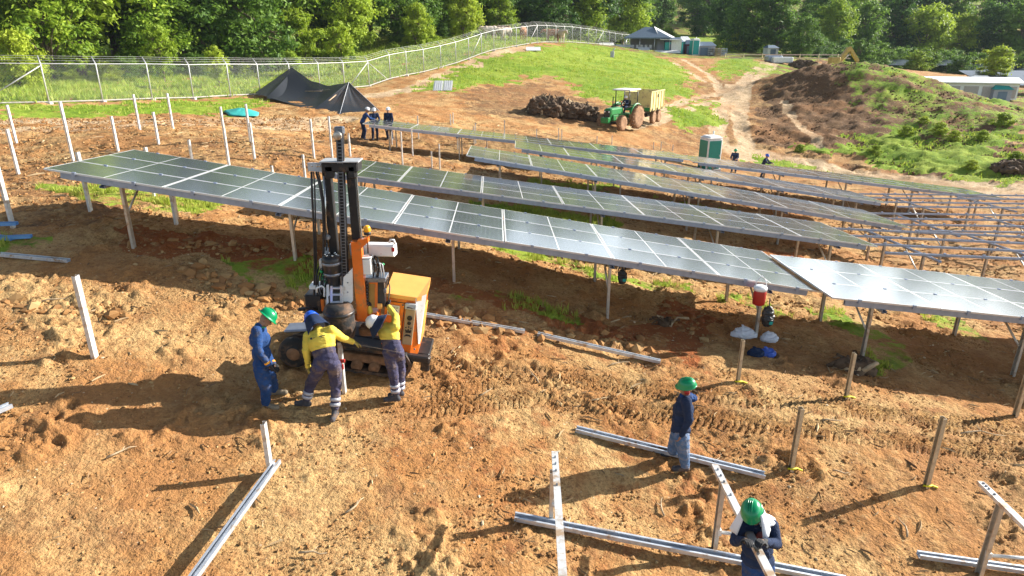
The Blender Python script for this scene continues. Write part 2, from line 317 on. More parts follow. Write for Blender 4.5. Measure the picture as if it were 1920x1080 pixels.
M['leaf_yel']=leaf_material('yellow_green_leaves',(.18,.27,.02),(.32,.44,.03),(.47,.56,.05))
M['blade']=leaf_material('grass_blades',(.17,.28,.02),(.31,.43,.035),(.45,.48,.09),.4)
# ------------------------------------------------------------------ mesh helpers
def link(o): scene.collection.objects.link(o); return o
def tag(o,label=None,cat=None,group=None,kind=None):
    if label: o['label']=label
    if cat: o['category']=cat
    if group: o['group']=group
    if kind: o['kind']=kind
    return o
def thing(name,label,cat,loc=(0,0,0),group=None,rot=None):
    o=bpy.data.objects.new(name,None); link(o); o.location=loc; o.empty_display_size=.2
    if rot is not None: o.rotation_euler=rot
    return tag(o,label,cat,group)
def basis(d,up=(0,0,1)):
    d=Vector(d).normalized(); up=Vector(up)
    if abs(d.dot(up))>.98: up=Vector((0,1,0))
    x=up.cross(d).normalized(); y=d.cross(x).normalized(); return x,y,d
class MB:
    def __init__(s): s.v=[];s.f=[];s.sm=[];s.uv=None
    def raw(s,v,f,smooth=False,M_=None):
        b=len(s.v)
        if M_ is not None: v=[M_@Vector(p) for p in v]
        s.v+= [tuple(p) for p in v]; s.f+=[tuple(i+b for i in q) for q in f]; s.sm+=[smooth]*len(f); return s
    def box(s,c,sz,rot=None,bev=0,taper=1):
        x,y,z=[k/2 for k in sz]; b=min(bev,x*.9,y*.9,z*.9)
        Mx=Matrix.Translation(Vector(c))@(rot.to_4x4() if rot is not None else Matrix())
        if b<=0:
            v=[(-x,-y,-z),(x,-y,-z),(x,y,-z),(-x,y,-z),(-x*taper,-y*taper,z),(x*taper,-y*taper,z),(x*taper,y*taper,z),(-x*taper,y*taper,z)]
            f=[(0,3,2,1),(4,5,6,7),(0,1,5,4),(1,2,6,5),(2,3,7,6),(3,0,4,7)]
        else:
            def ring(hx,hy,zz,c_): 
                return [(-hx+c_,-hy,zz),(hx-c_,-hy,zz),(hx,-hy+c_,zz),(hx,hy-c_,zz),(hx-c_,hy,zz),(-hx+c_,hy,zz),(-hx,hy-c_,zz),(-hx,-hy+c_,zz)]
            v=ring(x-b,y-b,-z,b*.4)+ring(x,y,-z+b,b)+ring(x*taper,y*taper,z-b,b)+ring(x*taper-b,y*taper-b,z,b*.4)
            f=[tuple(range(7,-1,-1)),tuple(range(24,32))]
            for k in range(3):
                for i in range(8): j=(i+1)%8; f.append((k*8+i,k*8+j,k*8+8+j,k*8+8+i))
        return s.raw(v,f,False,Mx)
    def tube(s,pts,r,n=8,cap=True,sm=True):
        pts=[Vector(p) for p in pts]; r=r if isinstance(r,(list,tuple)) else [r]*len(pts)
        v=[];f=[]; px=None
        for i,p in enumerate(pts):
            d=(pts[min(i+1,len(pts)-1)]-pts[max(i-1,0)])
            if px is None: x,y,_=basis(d)
            else:
                d=d.normalized(); x=(px-d*px.dot(d)).normalized(); y=d.cross(x)
            px=x
            for k in range(n):
                a=2*math.pi*k/n; v.append(p+(x*math.cos(a)+y*math.sin(a))*r[i])
        for i in range(len(pts)-1):
            for k in range(n): j=(k+1)%n; f.append((i*n+k,i*n+j,(i+1)*n+j,(i+1)*n+k))
        if cap: f.append(tuple(range(n-1,-1,-1))); f.append(tuple(range((len(pts)-1)*n,len(pts)*n)))
        return s.raw(v,f,sm)
    def ell(s,c,rad,rot=None,nu=12,nv=8):
        v=[];f=[]
        for j in range(1,nv):
            t=math.pi*j/nv
            for i in range(nu): a=2*math.pi*i/nu; v.append((rad[0]*math.sin(t)*math.cos(a),rad[1]*math.sin(t)*math.sin(a),rad[2]*math.cos(t)))
        v+=[(0,0,rad[2]),(0,0,-rad[2])]; n=len(v)
        for j in range(nv-2):
            for i in range(nu): k=(i+1)%nu; f.append((j*nu+i,(j+1)*nu+i,(j+1)*nu+k,j*nu+k))
        for i in range(nu): k=(i+1)%nu; f.append((n-2,i,k)); f.append((n-1,(nv-2)*nu+k,(nv-2)*nu+i))
        return s.raw(v,f,True,Matrix.Translation(Vector(c))@(rot.to_4x4() if rot is not None else Matrix()))
    def cap(s,a,b,ra,rb,n=10):
        a=Vector(a);b=Vector(b); s.ell(a,(ra,)*3,None,n,8); s.ell(b,(rb,)*3,None,n,8)
        if (b-a).length>1e-4: s.tube([a,b],[ra,rb],n)
        return s
    def prof(s,a,b,poly,up=(0,0,1),twist=0):
        """extrude a closed 2-D outline from a to b"""
        a=Vector(a);b=Vector(b); x,y,d=basis(b-a,up)
        if twist: q=Matrix.Rotation(twist,3,d); x=q@x; y=q@y
        n=len(poly); v=[a+x*p[0]+y*p[1] for p in poly]+[b+x*p[0]+y*p[1] for p in poly]
        f=[(i,(i+1)%n,n+(i+1)%n,n+i) for i in range(n)]+[tuple(range(n-1,-1,-1)),tuple(range(n,2*n))]
        return s.raw(v,f)
    def lathe(s,c,prof,n=20,axis=(0,0,1),cap=True):
        x,y,d=basis(axis); c=Vector(c); v=[];f=[]
        for r,h in prof:
            for k in range(n): a=2*math.pi*k/n; v.append(c+d*h+(x*math.cos(a)+y*math.sin(a))*r)
        m=len(prof)
        for i in range(m-1):
            for k in range(n): j=(k+1)%n; f.append((i*n+k,i*n+j,(i+1)*n+j,(i+1)*n+k))
        if cap: f.append(tuple(range(n-1,-1,-1))); f.append(tuple(range((m-1)*n,m*n)))
        return s.raw(v,f,True)
    def mesh(s,name):
        me=bpy.data.meshes.new(name); me.from_pydata(s.v,[],s.f); me.polygons.foreach_set('use_smooth',s.sm); me.update(); return me
    def build(s,name,m,parent=None,label=None):
        me=s.mesh(name); me.materials.append(m); o=bpy.data.objects.new(name,me); link(o)
        if parent is not None: o.parent=parent
        if label: o['label']=label
        return o
def cpoly(w,d,t=.006,lip=.015):
    """lipped C section, web at the back"""
    return [(-w/2,-d/2),(w/2,-d/2),(w/2,d/2),(w/2-lip,d/2),(w/2-lip,d/2-t),(w/2-t,d/2-t),(w/2-t,-d/2+t),(-w/2+t,-d/2+t),(-w/2+t,d/2-t),(-w/2+lip,d/2-t),(-w/2+lip,d/2),(-w/2,d/2)]
def fastmesh(name,V,F,nper,mat_,smooth=False):
    me=bpy.data.meshes.new(name); nv=len(V); nf=len(F)
    me.vertices.add(nv); me.vertices.foreach_set('co',np.ascontiguousarray(V,dtype=np.float32).ravel())
    me.loops.add(nf*nper); me.loops.foreach_set('vertex_index',np.ascontiguousarray(F,dtype=np.int32).ravel())
    me.polygons.add(nf); me.polygons.foreach_set('loop_start',np.arange(0,nf*nper,nper,dtype=np.int32))
    me.polygons.foreach_set('use_smooth',np.full(nf,smooth)); me.materials.append(mat_); me.update(calc_edges=True); return me
def bake(mb,name,m,parent,voxel,smooth=2,noise=0,nf=9,label=None,decimate=None):
    """fuse overlapping shells into one continuous skin"""
    me=mb.mesh(name); o=bpy.data.objects.new(name,me); link(o)
    r=o.modifiers.new('r','REMESH'); r.mode='VOXEL'; r.voxel_size=voxel; r.use_smooth_shade=True
    if smooth: s=o.modifiers.new('s','SMOOTH'); s.iterations=smooth; s.factor=.5
    bpy.context.view_layer.update(); dg=bpy.context.evaluated_depsgraph_get()
    me2=bpy.data.meshes.new_from_object(o.evaluated_get(dg)); o.modifiers.clear(); o.data=me2; me2.name=name; bpy.data.meshes.remove(me)
    n=len(me2.vertices)
    if noise and n:
        co=np.empty(n*3,np.float32); me2.vertices.foreach_get('co',co); co=co.reshape(-1,3); nr=np.empty(n*3,np.float32); me2.vertices.foreach_get('normal',nr); nr=nr.reshape(-1,3)
        q=co.copy(); q[:,2]*=1.7
        a=n3(q,nf,3)+.6*n3(q,nf*2.3,8)+1.1*(.35-np.abs(n3(q*[1,1,1.6],nf*1.5,14))*2); co=co+nr*(noise*a)[:,None]; me2.vertices.foreach_set('co',co.astype(np.float32).ravel())
    me2.materials.clear(); me2.materials.append(m); me2.polygons.foreach_set('use_smooth',[True]*len(me2.polygons)); me2.update()
    if parent is not None: o.parent=parent
    if label: o['label']=label
    return o
# ------------------------------------------------------------------ zones of the ground
def W(poly): return np.array([at(*p)[:2] for p in poly])
def inside(x,y,poly):
    r=np.zeros(x.shape,bool); j=len(poly)-1
    for i in range(len(poly)):
        xi,yi=poly[i];xj,yj=poly[j]
        c=((yi>y)!=(yj>y))&(x<(xj-xi)*(y-yi)/((yj-yi) if yj!=yi else 1e-9)+xi); r^=c; j=i
    return r
def pdist(x,y,pl):
    r=np.full(x.shape,1e9)
    for i in range(len(pl)-1):
        a=pl[i];b=pl[i+1]; d=b-a; t=np.clip(((x-a[0])*d[0]+(y-a[1])*d[1])/(d@d+1e-9),0,1)
        r=np.minimum(r,np.hypot(x-a[0]-t*d[0],y-a[1]-t*d[1]))
    return r
GRASS=[
 ([(775,168),(860,128),(960,97),(1040,86),(1120,86),(1180,97),(1225,105),(1262,116),(1288,135),(1301,160),(1290,184),(1240,192),(1185,186),(1150,195),(1110,186),(1075,158),(1010,138),(960,156),(880,160),(835,175)],.80),
 ([(1330,125),(1370,110),(1420,112),(1400,135),(1360,150),(1345,135)],.8),([(1262,215),(1300,200),(1345,190),(1352,212),(1320,238),(1280,250),(1262,235)],.9),
 ([(0,196),(90,201),(190,196),(300,190),(470,183),(500,200),(410,216),(250,216),(120,222),(0,222)],.72),
 ([(700,300),(715,180),(780,165),(770,172),(720,185)],.4),
 ([(1590,118),(1660,125),(1750,160),(1830,190),(1905,225),(1920,240),(1920,262),(1820,272),(1720,262),(1650,240),(1590,200),(1585,150)],.43),
 ([(1590,255),(1660,255),(1700,240),(1760,262),(1850,240),(1905,240),(1920,262),(1920,270),(1850,285),(1920,290),(1920,340),(1850,345),(1760,332),(1700,320),(1640,315),(1600,295),(1540,292),(1480,278),(1500,275),(1600,275)],.8),
 ([(1390,295),(1440,295),(1500,305),(1560,320),(1580,330),(1520,325),(1440,312),(1400,305)],.75),
 ([(700,418),(850,445),(1000,488),(1150,532),(1290,555),(1290,545),(1150,515),(1000,470),(850,430),(700,405)],.62),
 ([(860,375),(960,385),(1070,405),(1165,412),(1165,426),(1060,420),(960,400),(860,388)],.72),
 ([(60,345),(230,345),(390,370),(420,395),(300,400),(180,385),(60,360)],.55),([(320,360),(400,365),(425,385),(370,402),(325,398)],.6),
 ([(1480,585),(1560,580),(1640,620),(1700,650),(1640,640),(1560,615)],.5),([(1700,595),(1790,590),(1850,625),(1850,640),(1770,625)],.5),([(1600,655),(1700,650),(1720,700),(1640,700)],.5),
 ([(1320,555),(1400,555),(1450,585),(1380,580)],.5),
 ([(400,490),(580,480),(590,545),(470,535)],.55),([(820,560),(950,545),(1100,585),(1120,610),(980,590),(860,580)],.5),([(0,440),(100,440),(120,470),(0,475)],.5),
 ([(1000,338),(1180,350),(1180,360),(1010,348)],.6),([(1240,380),(1330,388),(1400,402),(1330,400)],.6)]
DARK=[
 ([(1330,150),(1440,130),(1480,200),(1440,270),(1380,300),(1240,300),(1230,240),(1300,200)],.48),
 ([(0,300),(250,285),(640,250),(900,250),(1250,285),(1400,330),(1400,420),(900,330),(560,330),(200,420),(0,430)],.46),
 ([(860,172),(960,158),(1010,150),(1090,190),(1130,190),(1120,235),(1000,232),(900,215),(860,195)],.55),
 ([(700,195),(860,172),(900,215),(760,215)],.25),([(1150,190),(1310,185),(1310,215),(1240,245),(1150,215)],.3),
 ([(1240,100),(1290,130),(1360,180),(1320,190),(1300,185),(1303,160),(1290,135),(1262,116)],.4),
 ([(1500,125),(1590,115),(1600,250),(1640,305),(1600,298),(1530,290),(1420,265),(1440,180),(1460,150)],1.),  # dark heap soil, with shade of the scarp put into the zone
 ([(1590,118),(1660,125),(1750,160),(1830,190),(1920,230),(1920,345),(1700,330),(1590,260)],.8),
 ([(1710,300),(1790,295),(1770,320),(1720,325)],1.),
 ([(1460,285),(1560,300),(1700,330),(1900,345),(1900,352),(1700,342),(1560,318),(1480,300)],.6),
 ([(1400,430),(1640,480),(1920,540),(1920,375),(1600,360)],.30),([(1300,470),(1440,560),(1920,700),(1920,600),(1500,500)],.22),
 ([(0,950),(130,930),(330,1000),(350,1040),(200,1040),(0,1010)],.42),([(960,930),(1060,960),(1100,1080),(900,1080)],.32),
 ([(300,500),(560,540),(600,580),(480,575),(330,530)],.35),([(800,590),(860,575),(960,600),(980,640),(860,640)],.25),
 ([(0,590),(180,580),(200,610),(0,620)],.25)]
REDS=[([(250,430),(430,440),(600,480),(900,540),(1300,620),(1320,680),(1240,640),(900,570),(620,520),(250,470)],.8),
 ([(700,205),(780,200),(800,240),(720,245)],.4),([(1240,560),(1330,600),(1310,680),(1240,640)],.9),([(800,560),(1000,580),(1300,640),(1350,700),(1100,680),(820,640)],.45),
 ([(640,800),(900,760),(1300,800),(1500,900),(1400,1020),(1000,1080),(760,940)],.42),([(1300,700),(1900,760),(1900,900),(1500,840)],.38),([(1420,465),(1480,480),(1500,500),(1430,490)],.8)]
PALE=[([(1455,118),(1425,145),(1395,170),(1385,215),(1395,255),(1402,300)],.5),([(1438,116),(1405,140),(1375,160),(1355,200),(1345,245),(1350,275)],.5),
 ([(1390,160),(1330,178),(1270,195),(1235,212),(1210,225)],.35),([(1370,185),(1320,195),(1280,210),(1240,225),(1180,240)],.35),
 ([(0,226),(200,229),(450,226),(640,222)],.7),([(0,242),(200,240),(460,238),(600,236)],.6),
 ([(700,180),(780,165),(840,140),(900,115),(990,88)],.9),([(1265,118),(1310,145),(1355,175)],.35),([(1280,112),(1330,140),(1370,165)],.35),
 ([(1410,290),(1500,310),(1650,335),(1800,350),(1920,358)],1.6),([(1470,190),(1490,230),(1530,260),(1535,280)],.3)]
TREADS=[([(800,735),(1000,700),(1250,735),(1500,760),(1920,800)],.26),([(760,770),(1000,745),(1250,775),(1450,800),(1900,850)],.26),([(790,690),(900,690),(1050,720)],.24),
 ([(640,225),(800,222),(1000,240),(1150,245)],.45),([(1350,700),(1600,760),(1920,830)],.24),([(1080,250),(1170,246),(1240,228)],.4),([(300,228),(500,222),(700,232)],.4)]
for L_ in (GRASS,DARK,REDS,PALE,TREADS):
    for i,(p,v) in enumerate(L_): L_[i]=(W(p),v)
FENCE=[(93,195,40.3),(194,193,42.5),(286,187,45),(364,190,47.2),(433,182,49.8),(489,181,52.3),(547,178,55),(601,175,58),(647,171,61),(693,167,63.4),(732,147,66.5),(763,143,69),(795,137,71.5),(827,128,74.5),(855,120,77),(879,112,79.5),(903,102,82),(926,95,84.5),(947,92,87),(968,88,90),(988,85,92.5),(1007,80,95),(1025,80,98.5),(1042,80,101.5),(1058,80,104.5),(1073,80,107.5),(1088,81,111),(1103,82,114.5),(1117,83,118),(1130,84,122),(1142,85,126),(1153,87,130),(1165,88,134),(1180,88,138)]
FPTS=[]
for px,py,D in FENCE:
    x=(px-960)/FPX*D/(CT+(540-py)/FPX*ST); FPTS.append(ground(x,D))
FPTS=[ground(-33.2,36.2),ground(-30.1,38.2)]+FPTS
FXY=np.array([(-200,-40)]+[(p.x,p.y) for p in FPTS]+[(40,142),(60,160),(-40,400),(-400,400)])
def zones(x,y):
    wx=x+fbm(x*.9,y*.9,40,3)*np.clip(y*.09,.5,6); wy=y+fbm(x*.9,y*.9,50,3)*np.clip(y*.09,.5,6)
    g=np.zeros(x.shape);d=g.copy();p=g.copy();r=g.copy()
    for L_,a in ((GRASS,g),(DARK,d),(REDS,r)):
        for poly,v in L_: a[:]=np.maximum(a,inside(wx,wy,poly)*v)
    for pl,w in PALE: p[:]=np.maximum(p,np.clip(1.9-pdist(wx*.12+x*.88,wy*.12+y*.88,pl)/w,0,1))
    bey=inside(x,y,FXY); g[bey]=np.maximum(g[bey],.64)
    far=(y>140)|(y>.55*np.abs(x)+96); fld=(x>38)&(x<66)&(y>150)&(y<205); g[far]=np.maximum(g[far],.5); d[far&~fld]=.75; g[far&fld]=.9
    hb=(x>34)&(x<110)&(y>57+.12*(x-34))&(y<112)&(y>.9*x+14); g[hb]=np.maximum(g[hb],.5); d[hb]=np.maximum(d[hb],.75)
    # cleared earth pad round the camp
    return g,d,p,r
def micro(x,y,g,d,p):
    """clods, ruts and wheel marks"""
    amp=np.clip(y/14,.8,2.2)
    h=.085*amp*fbm(x*.8,y*.8,1,3)+.07*fbm(x*2.6,y*2.6,4,4,.6)*amp
    cl=fbm(x*1.1,y*1.1,21,3); rough=np.clip((cl-.05)*7,0,1)
    c=vn(x*9,y*9,7); c2=vn(x*19,y*19,9); h+=(.055*np.maximum(c-.45,0)+.035*np.maximum(c2-.5,0))*(.22+1.9*rough)+.05*np.clip((fbm(x*4.2,y*4.2,61,4,.65))*4,-1,.6)*(.15+1.0*rough)+.16*np.abs(fbm(x*4.8,y*4.8,71,4,.6))*(.14+1.1*rough)
    h+=d*.20*fbm(x*1.7,y*1.7,31,5,.65)*np.clip(y/25,.4,1.6)+np.where((y>46)&(y<90)&(x>18),d,0)*1.5*fbm(x*.42,y*.42,35,5,.6)
    h-=p*.06
    for pl,w in TREADS:
        t=np.full(x.shape,1e9); s=np.zeros(x.shape); acc=0; side=np.zeros(x.shape)
        for i in range(len(pl)-1):
            a=pl[i];b=pl[i+1]; dd=b-a; Ln=math.hypot(*dd); tt=((x-a[0])*dd[0]+(y-a[1])*dd[1])/(Ln*Ln); k=np.clip(tt,0,1)
            q=np.hypot(x-a[0]-k*dd[0],y-a[1]-k*dd[1]); m=q<t; t[m]=q[m]; s[m]=acc+k[m]*Ln; side[m]=((x-a[0])*dd[1]-(y-a[1])*dd[0])[m]/Ln; acc+=Ln
        band=np.clip((w-t)/.05,0,1); pitch=.12 if w<.3 else .3
        ph=(s+np.abs(side)*.5)/pitch; cle=np.clip(np.sin(ph*2*np.pi)*1.5,-1,1)
        mod=np.clip(.75+1.6*fbm(x*1.3,y*1.3,77,2),0,1)
        h+=band*mod*(cle*.040*(1 if w<.3 else 2)-.03)
    return h
def build_ground():
    ys=[1.5]
    while ys[-1]<440: ys.append(ys[-1]+max(.034,.0045*ys[-1]) if ys[-1]<110 else ys[-1]*1.012)
    ys=np.array(ys); ts=np.concatenate([[-2.4,-2.0,-1.7,-1.45,-1.3],np.arange(-1.16,1.1601,.0042),[1.3,1.45,1.7,2.0,2.4]])
    Y,Tt=np.meshgrid(ys,ts,indexing='ij'); X=Tt*(Y+1.5); x=X.ravel(); y=Y.ravel()
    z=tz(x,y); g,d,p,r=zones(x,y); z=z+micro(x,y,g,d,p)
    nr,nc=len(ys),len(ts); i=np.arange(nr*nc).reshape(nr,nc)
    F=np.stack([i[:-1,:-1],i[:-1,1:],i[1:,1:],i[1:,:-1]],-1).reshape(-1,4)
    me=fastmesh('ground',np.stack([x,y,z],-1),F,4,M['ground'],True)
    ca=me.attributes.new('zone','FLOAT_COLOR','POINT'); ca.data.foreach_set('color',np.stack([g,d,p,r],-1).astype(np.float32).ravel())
    o=bpy.data.objects.new('ground',me); link(o); tag(o,kind='structure'); return o
build_ground()
# ------------------------------------------------------------------ grass blades, clods, twigs
def blades(name,label,pts,hmin,hmax,wd,nb,m=None,lean=.5):
    n=len(pts)*nb; P0=np.repeat(pts,nb,0)+np.c_[RNG.normal(0,wd*2.5,(n,2)),np.zeros(n)]
    a=RNG.uniform(0,2*np.pi,n); h=RNG.uniform(hmin,hmax,n); w=wd*RNG.uniform(.6,1.3,n)
    dx,dy=np.cos(a)*w,np.sin(a)*w; l=RNG.uniform(0,lean,n)*h; b=RNG.uniform(0,2*np.pi,n)
    V=np.stack([P0+np.c_[-dx,-dy,-.03+0*h],P0+np.c_[dx,dy,-.03+0*h],P0+np.c_[dx*.5+l*.4*np.cos(b),dy*.5+l*.4*np.sin(b),h*.6],P0+np.c_[l*np.cos(b),l*np.sin(b),h]],1).reshape(-1,3)
    F=np.arange(n*4).reshape(-1,4)
    me=fastmesh(name,V,F,4,m or M['blade']); o=bpy.data.objects.new(name,me); link(o); return tag(o,label,None,None,'stuff')
def sample(n,x0,x1,y0,y1,fn):
    x=RNG.uniform(x0,x1,n); y=RNG.uniform(y0,y1,n); k=np.abs(x)<y*.95+2; x,y=x[k],y[k]; g,d,p,r=zones(x,y); k=fn(x,y,g,d,p,r); x,y=x[k],y[k]
    return np.stack([x,y,tz(x,y)],-1)
patch=lambda x,y:fbm(x*1.4,y*1.4,90,3)
pts=sample(60000,-16,20,8,36,lambda x,y,g,d,p,r:(g>.4)&(g+1.2*patch(x,y)>.62))
blades('grass','short green grass tufts under and between the solar tables',pts,.05,.20,.012,7)
pts=sample(90000,-40,70,36,112,lambda x,y,g,d,p,r:(g>.4)&~inside(x,y,FXY)&(g+1.1*patch(x*.5,y*.5)>.75))
blades('hill_grass','bright green grass on the mounds beyond the tables',pts,.06,.22,.05,2)
pts=sample(60000,-75,25,38,120,lambda x,y,g,d,p,r:inside(x,y,FXY)&(patch(x*.5,y*.5)>-.12))
blades('meadow_grass','rank grass and weeds outside the fence',pts,.10,.42,.06,3)
def clods(name,label,pts,rmin,rmax,m):
    ico=bmesh.new(); bmesh.ops.create_icosphere(ico,subdivisions=1,radius=1); iv=np.array([v.co[:] for v in ico.verts]); fi=np.array([[v.index for v in f.verts] for f in ico.faces]); ico.free()
    n=len(pts); r=rmin+(rmax-rmin)*RNG.uniform(0,1,n)**3; j=RNG.uniform(.6,1.35,(n,len(iv),1)); sc=RNG.uniform(.6,1.3,(n,1,3)); sc[:,:,2]*=.7
    V=(iv[None]*j*sc*r[:,None,None]+pts[:,None,:]).reshape(-1,3); F=(fi[None]+(np.arange(n)*len(iv))[:,None,None]).reshape(-1,3)
    me=fastmesh(name,V,F,3,m,False); o=bpy.data.objects.new(name,me); link(o); return tag(o,label,None,None,'stuff')
def island_mat(name,cs):
    m=bpy.data.materials.new(name); m.use_nodes=True; N=m.node_tree.nodes; L=m.node_tree.links; b=N['Principled BSDF']; b.inputs['Roughness'].default_value=.95; b.inputs['Specular IOR Level'].default_value=.15
    ge=N.new('ShaderNodeNewGeometry'); cr=N.new('ShaderNodeValToRGB'); e=cr.color_ramp.elements; e[0].color=(*cs[0],1); e[1].color=(*cs[-1],1)
    for i,c in enumerate(cs[1:-1]): e.new((i+1)/(len(cs)-1)).color=(*c,1)
    L.new(ge.outputs['Random Per Island'],cr.inputs[0]); L.new(cr.outputs[0],b.inputs['Base Color']); return m
M['clod']=island_mat('soil_clod',[(.24,.12,.05),(.40,.21,.08),(.33,.16,.06),(.52,.35,.16)])
M['dclod']=island_mat('dark_clod',[(.08,.05,.03),(.16,.095,.05),(.12,.07,.04),(.26,.17,.09)])
M['chip']=mat('pale_chip',(.60,.47,.30),.9,0,.3,1.5)
pts=sample(120000,-14,15,5.5,17,lambda x,y,g,d,p,r:(g<.4)&(RNG.uniform(0,1,x.shape)**1.5<.25+2.2*np.clip(fbm(x*1.6,y*1.6,23,3)+.12,0,1)))
clods('fine_soil_crumbs','fine orange and brown crumbs covering the cleared ground',pts,.004,.026,M['clod'])
pts=sample(36000,-14,15,5.5,17,lambda x,y,g,d,p,r:(fbm(x*1.1,y*1.1,21,3)+.25*RNG.uniform(-.4,.6,x.shape)>.07))
clods('soil_clods','crumbled orange soil clods strewn over the cleared ground',pts,.008,.05,M['clod'])
pts=sample(60000,-25,30,15,40,lambda x,y,g,d,p,r:(g<.5))
clods('field_clods','small clods over the open ground between and beyond the tables',pts,.012,.07,M['clod'])
pts=sample(80000,-30,60,17,80,lambda x,y,g,d,p,r:(d>.55)&(p<.2)&(RNG.uniform(0,1,x.shape)<.6))
clods('dark_soil_clods','dark earth clods over the dug ground and the spoil heap',pts,.02,.13,M['dclod'])
pts=sample(5000,-14,40,6,60,lambda x,y,g,d,p,r:g<.4)
clods('pale_chips','pale wood chips and small stones scattered on the soil',pts,.008,.035,M['chip'])
def splinters(name,label,pts,lmin,lmax,m):
    n=len(pts); a=RNG.uniform(0,2*np.pi,n); l=RNG.uniform(lmin,lmax,n)*RNG.uniform(.4,1,n); w=l*RNG.uniform(.06,.16,n); t=RNG.uniform(-.12,.12,n)
    d=np.stack([np.cos(a)*np.cos(t),np.sin(a)*np.cos(t),np.sin(t)],-1)*l[:,None]; s=np.stack([-np.sin(a),np.cos(a),0*a],-1)*w[:,None]; u=np.array([0,0,1.])*(w*.8+.006)[:,None]; b=RNG.normal(0,.15,(n,1))*s/w[:,None]*l[:,None]
    P0=pts+[0,0,.03]; V=np.stack([P0-d-s*.5,P0-d+s*.5,P0-d*.9+u,P0+b-s,P0+b+s,P0+b+u*1.4,P0+d-s*.3,P0+d+s*.3,P0+d+u*.6],1).reshape(-1,3)
    q=np.array([(0,1,4,3),(1,2,5,4),(2,0,3,5),(3,4,7,6),(4,5,8,7),(5,3,6,8)]); F=(q[None]+(np.arange(n)*9)[:,None,None]).reshape(-1,4)
    o=bpy.data.objects.new(name,fastmesh(name,V,F,4,m)); link(o); return tag(o,label,None,None,'stuff')
M['splint']=island_mat('splintered_wood',[(.62,.48,.28),(.30,.19,.10),(.16,.10,.06),(.50,.36,.20)])
pts=sample(7000,-14,16,5.5,18,lambda x,y,g,d,p,r:(g<.5)&(RNG.uniform(0,1,x.shape)<.10+1.6*np.clip(fbm(x*.9,y*.9,55,3)+.02,0,1)))
splinters('wood_splinters','splinters, bark scraps and twigs scattered over the soil',pts,.03,.16,M['splint'])
pts=sample(5000,-20,26,16,45,lambda x,y,g,d,p,r:(g<.5)&(RNG.uniform(0,1,x.shape)<.5))
splinters('field_splinters','pale splinters on the open soil round the far tables',pts,.06,.30,M['splint'])
# a ridge of big clods beside the machine and along the bank
pts=[]
for (x0,y0,x1,y1,n,s) in [(340,505,590,580,170,9),(800,580,960,625,160,9),(960,620,1240,655,90,10),(1240,570,1330,640,60,10),(250,452,600,478,90,6),(0,575,230,590,50,6),(1850,250,1920,300,10,5)]:
    for k in range(n):
        t=random.random(); q=at(x0+(x1-x0)*t+random.gauss(0,6),y0+(y1-y0)*t+random.gauss(0,s)); pts.append((q.x,q.y,q.z+.01))
clods('bank_clods','larger lumps of turned earth along the cut bank',np.array(pts),.03,.16,M['clod'])
for i,(px,py,L_,a,lb) in enumerate([(648,965,.35,.6,'curved pale twig lying on bare soil left of the bottom centre'),(200,862,.4,.5,'short dry stick beside the churned soil at lower left'),(1245,970,.34,1.9,'split brown stick lying between the two lower steel channels'),(1140,690,.5,.4,'thin dry branch lying above the long steel channel'),(1620,690,.8,1.0,'bare forked branch leaning at the foot of the brown post'),
    (1800,815,.9,.55,'long dry branch lying right of the tall brown post'),(1560,885,.25,0,'pale flat wood chip right of the yellow-taped post'),(1330,880,.3,1.2,'small twig just beyond the steel channel end'),(75,570,.5,.6,'broken stick on the soil near the left edge'),(1010,720,.4,2.0,'thin twig on the wheel marks at centre'),(900,745,.3,.9,'crooked twig on the wheel marks right of the machine'),
    (1060,1000,.3,1.4,'dark twig beside the left raised rafter'),(560,1040,.35,.1,'short stick lying at the bottom left of centre'),(1700,1010,.35,.8,'crooked twig above the lower right channel'),(1180,905,.25,2.4,'short dark twig on the walking man\'s shadow'),(560,1040+8,.3,.2,None),
    (240,360,.6,1.3,'long dry stalk standing in the grass left of the front table'),(1320,520,.6,.3,'dry root lying in shade under the front table'),(1540,790,.4,.3,'thin root on the soil beyond the taped post')]):
    if lb is None: continue
    q=at(px,py); m_=MB(); p=q+Vector((0,0,.03)); ps=[p]; aa=a
    for k in range(4):
        aa+=random.uniform(-.35,.35); p=p+Vector((math.cos(aa),math.sin(aa),0))*L_/4; p.z=gz(p.x,p.y)+.035+random.uniform(0,.03); ps.append(p.copy())
    ps=[v-q for v in ps]; m_.tube(ps,[.016,.014,.012,.009,.004],6); m_.tube([ps[2],ps[2]+Vector((.4*L_*math.cos(a+.9)*.5,.4*L_*math.sin(a+.9)*.5,.03))],[.009,.003],5)
    o=m_.build('dry_stick',M['twig']); o.location=q; tag(o,lb,'stick','dry sticks lying on the soil')
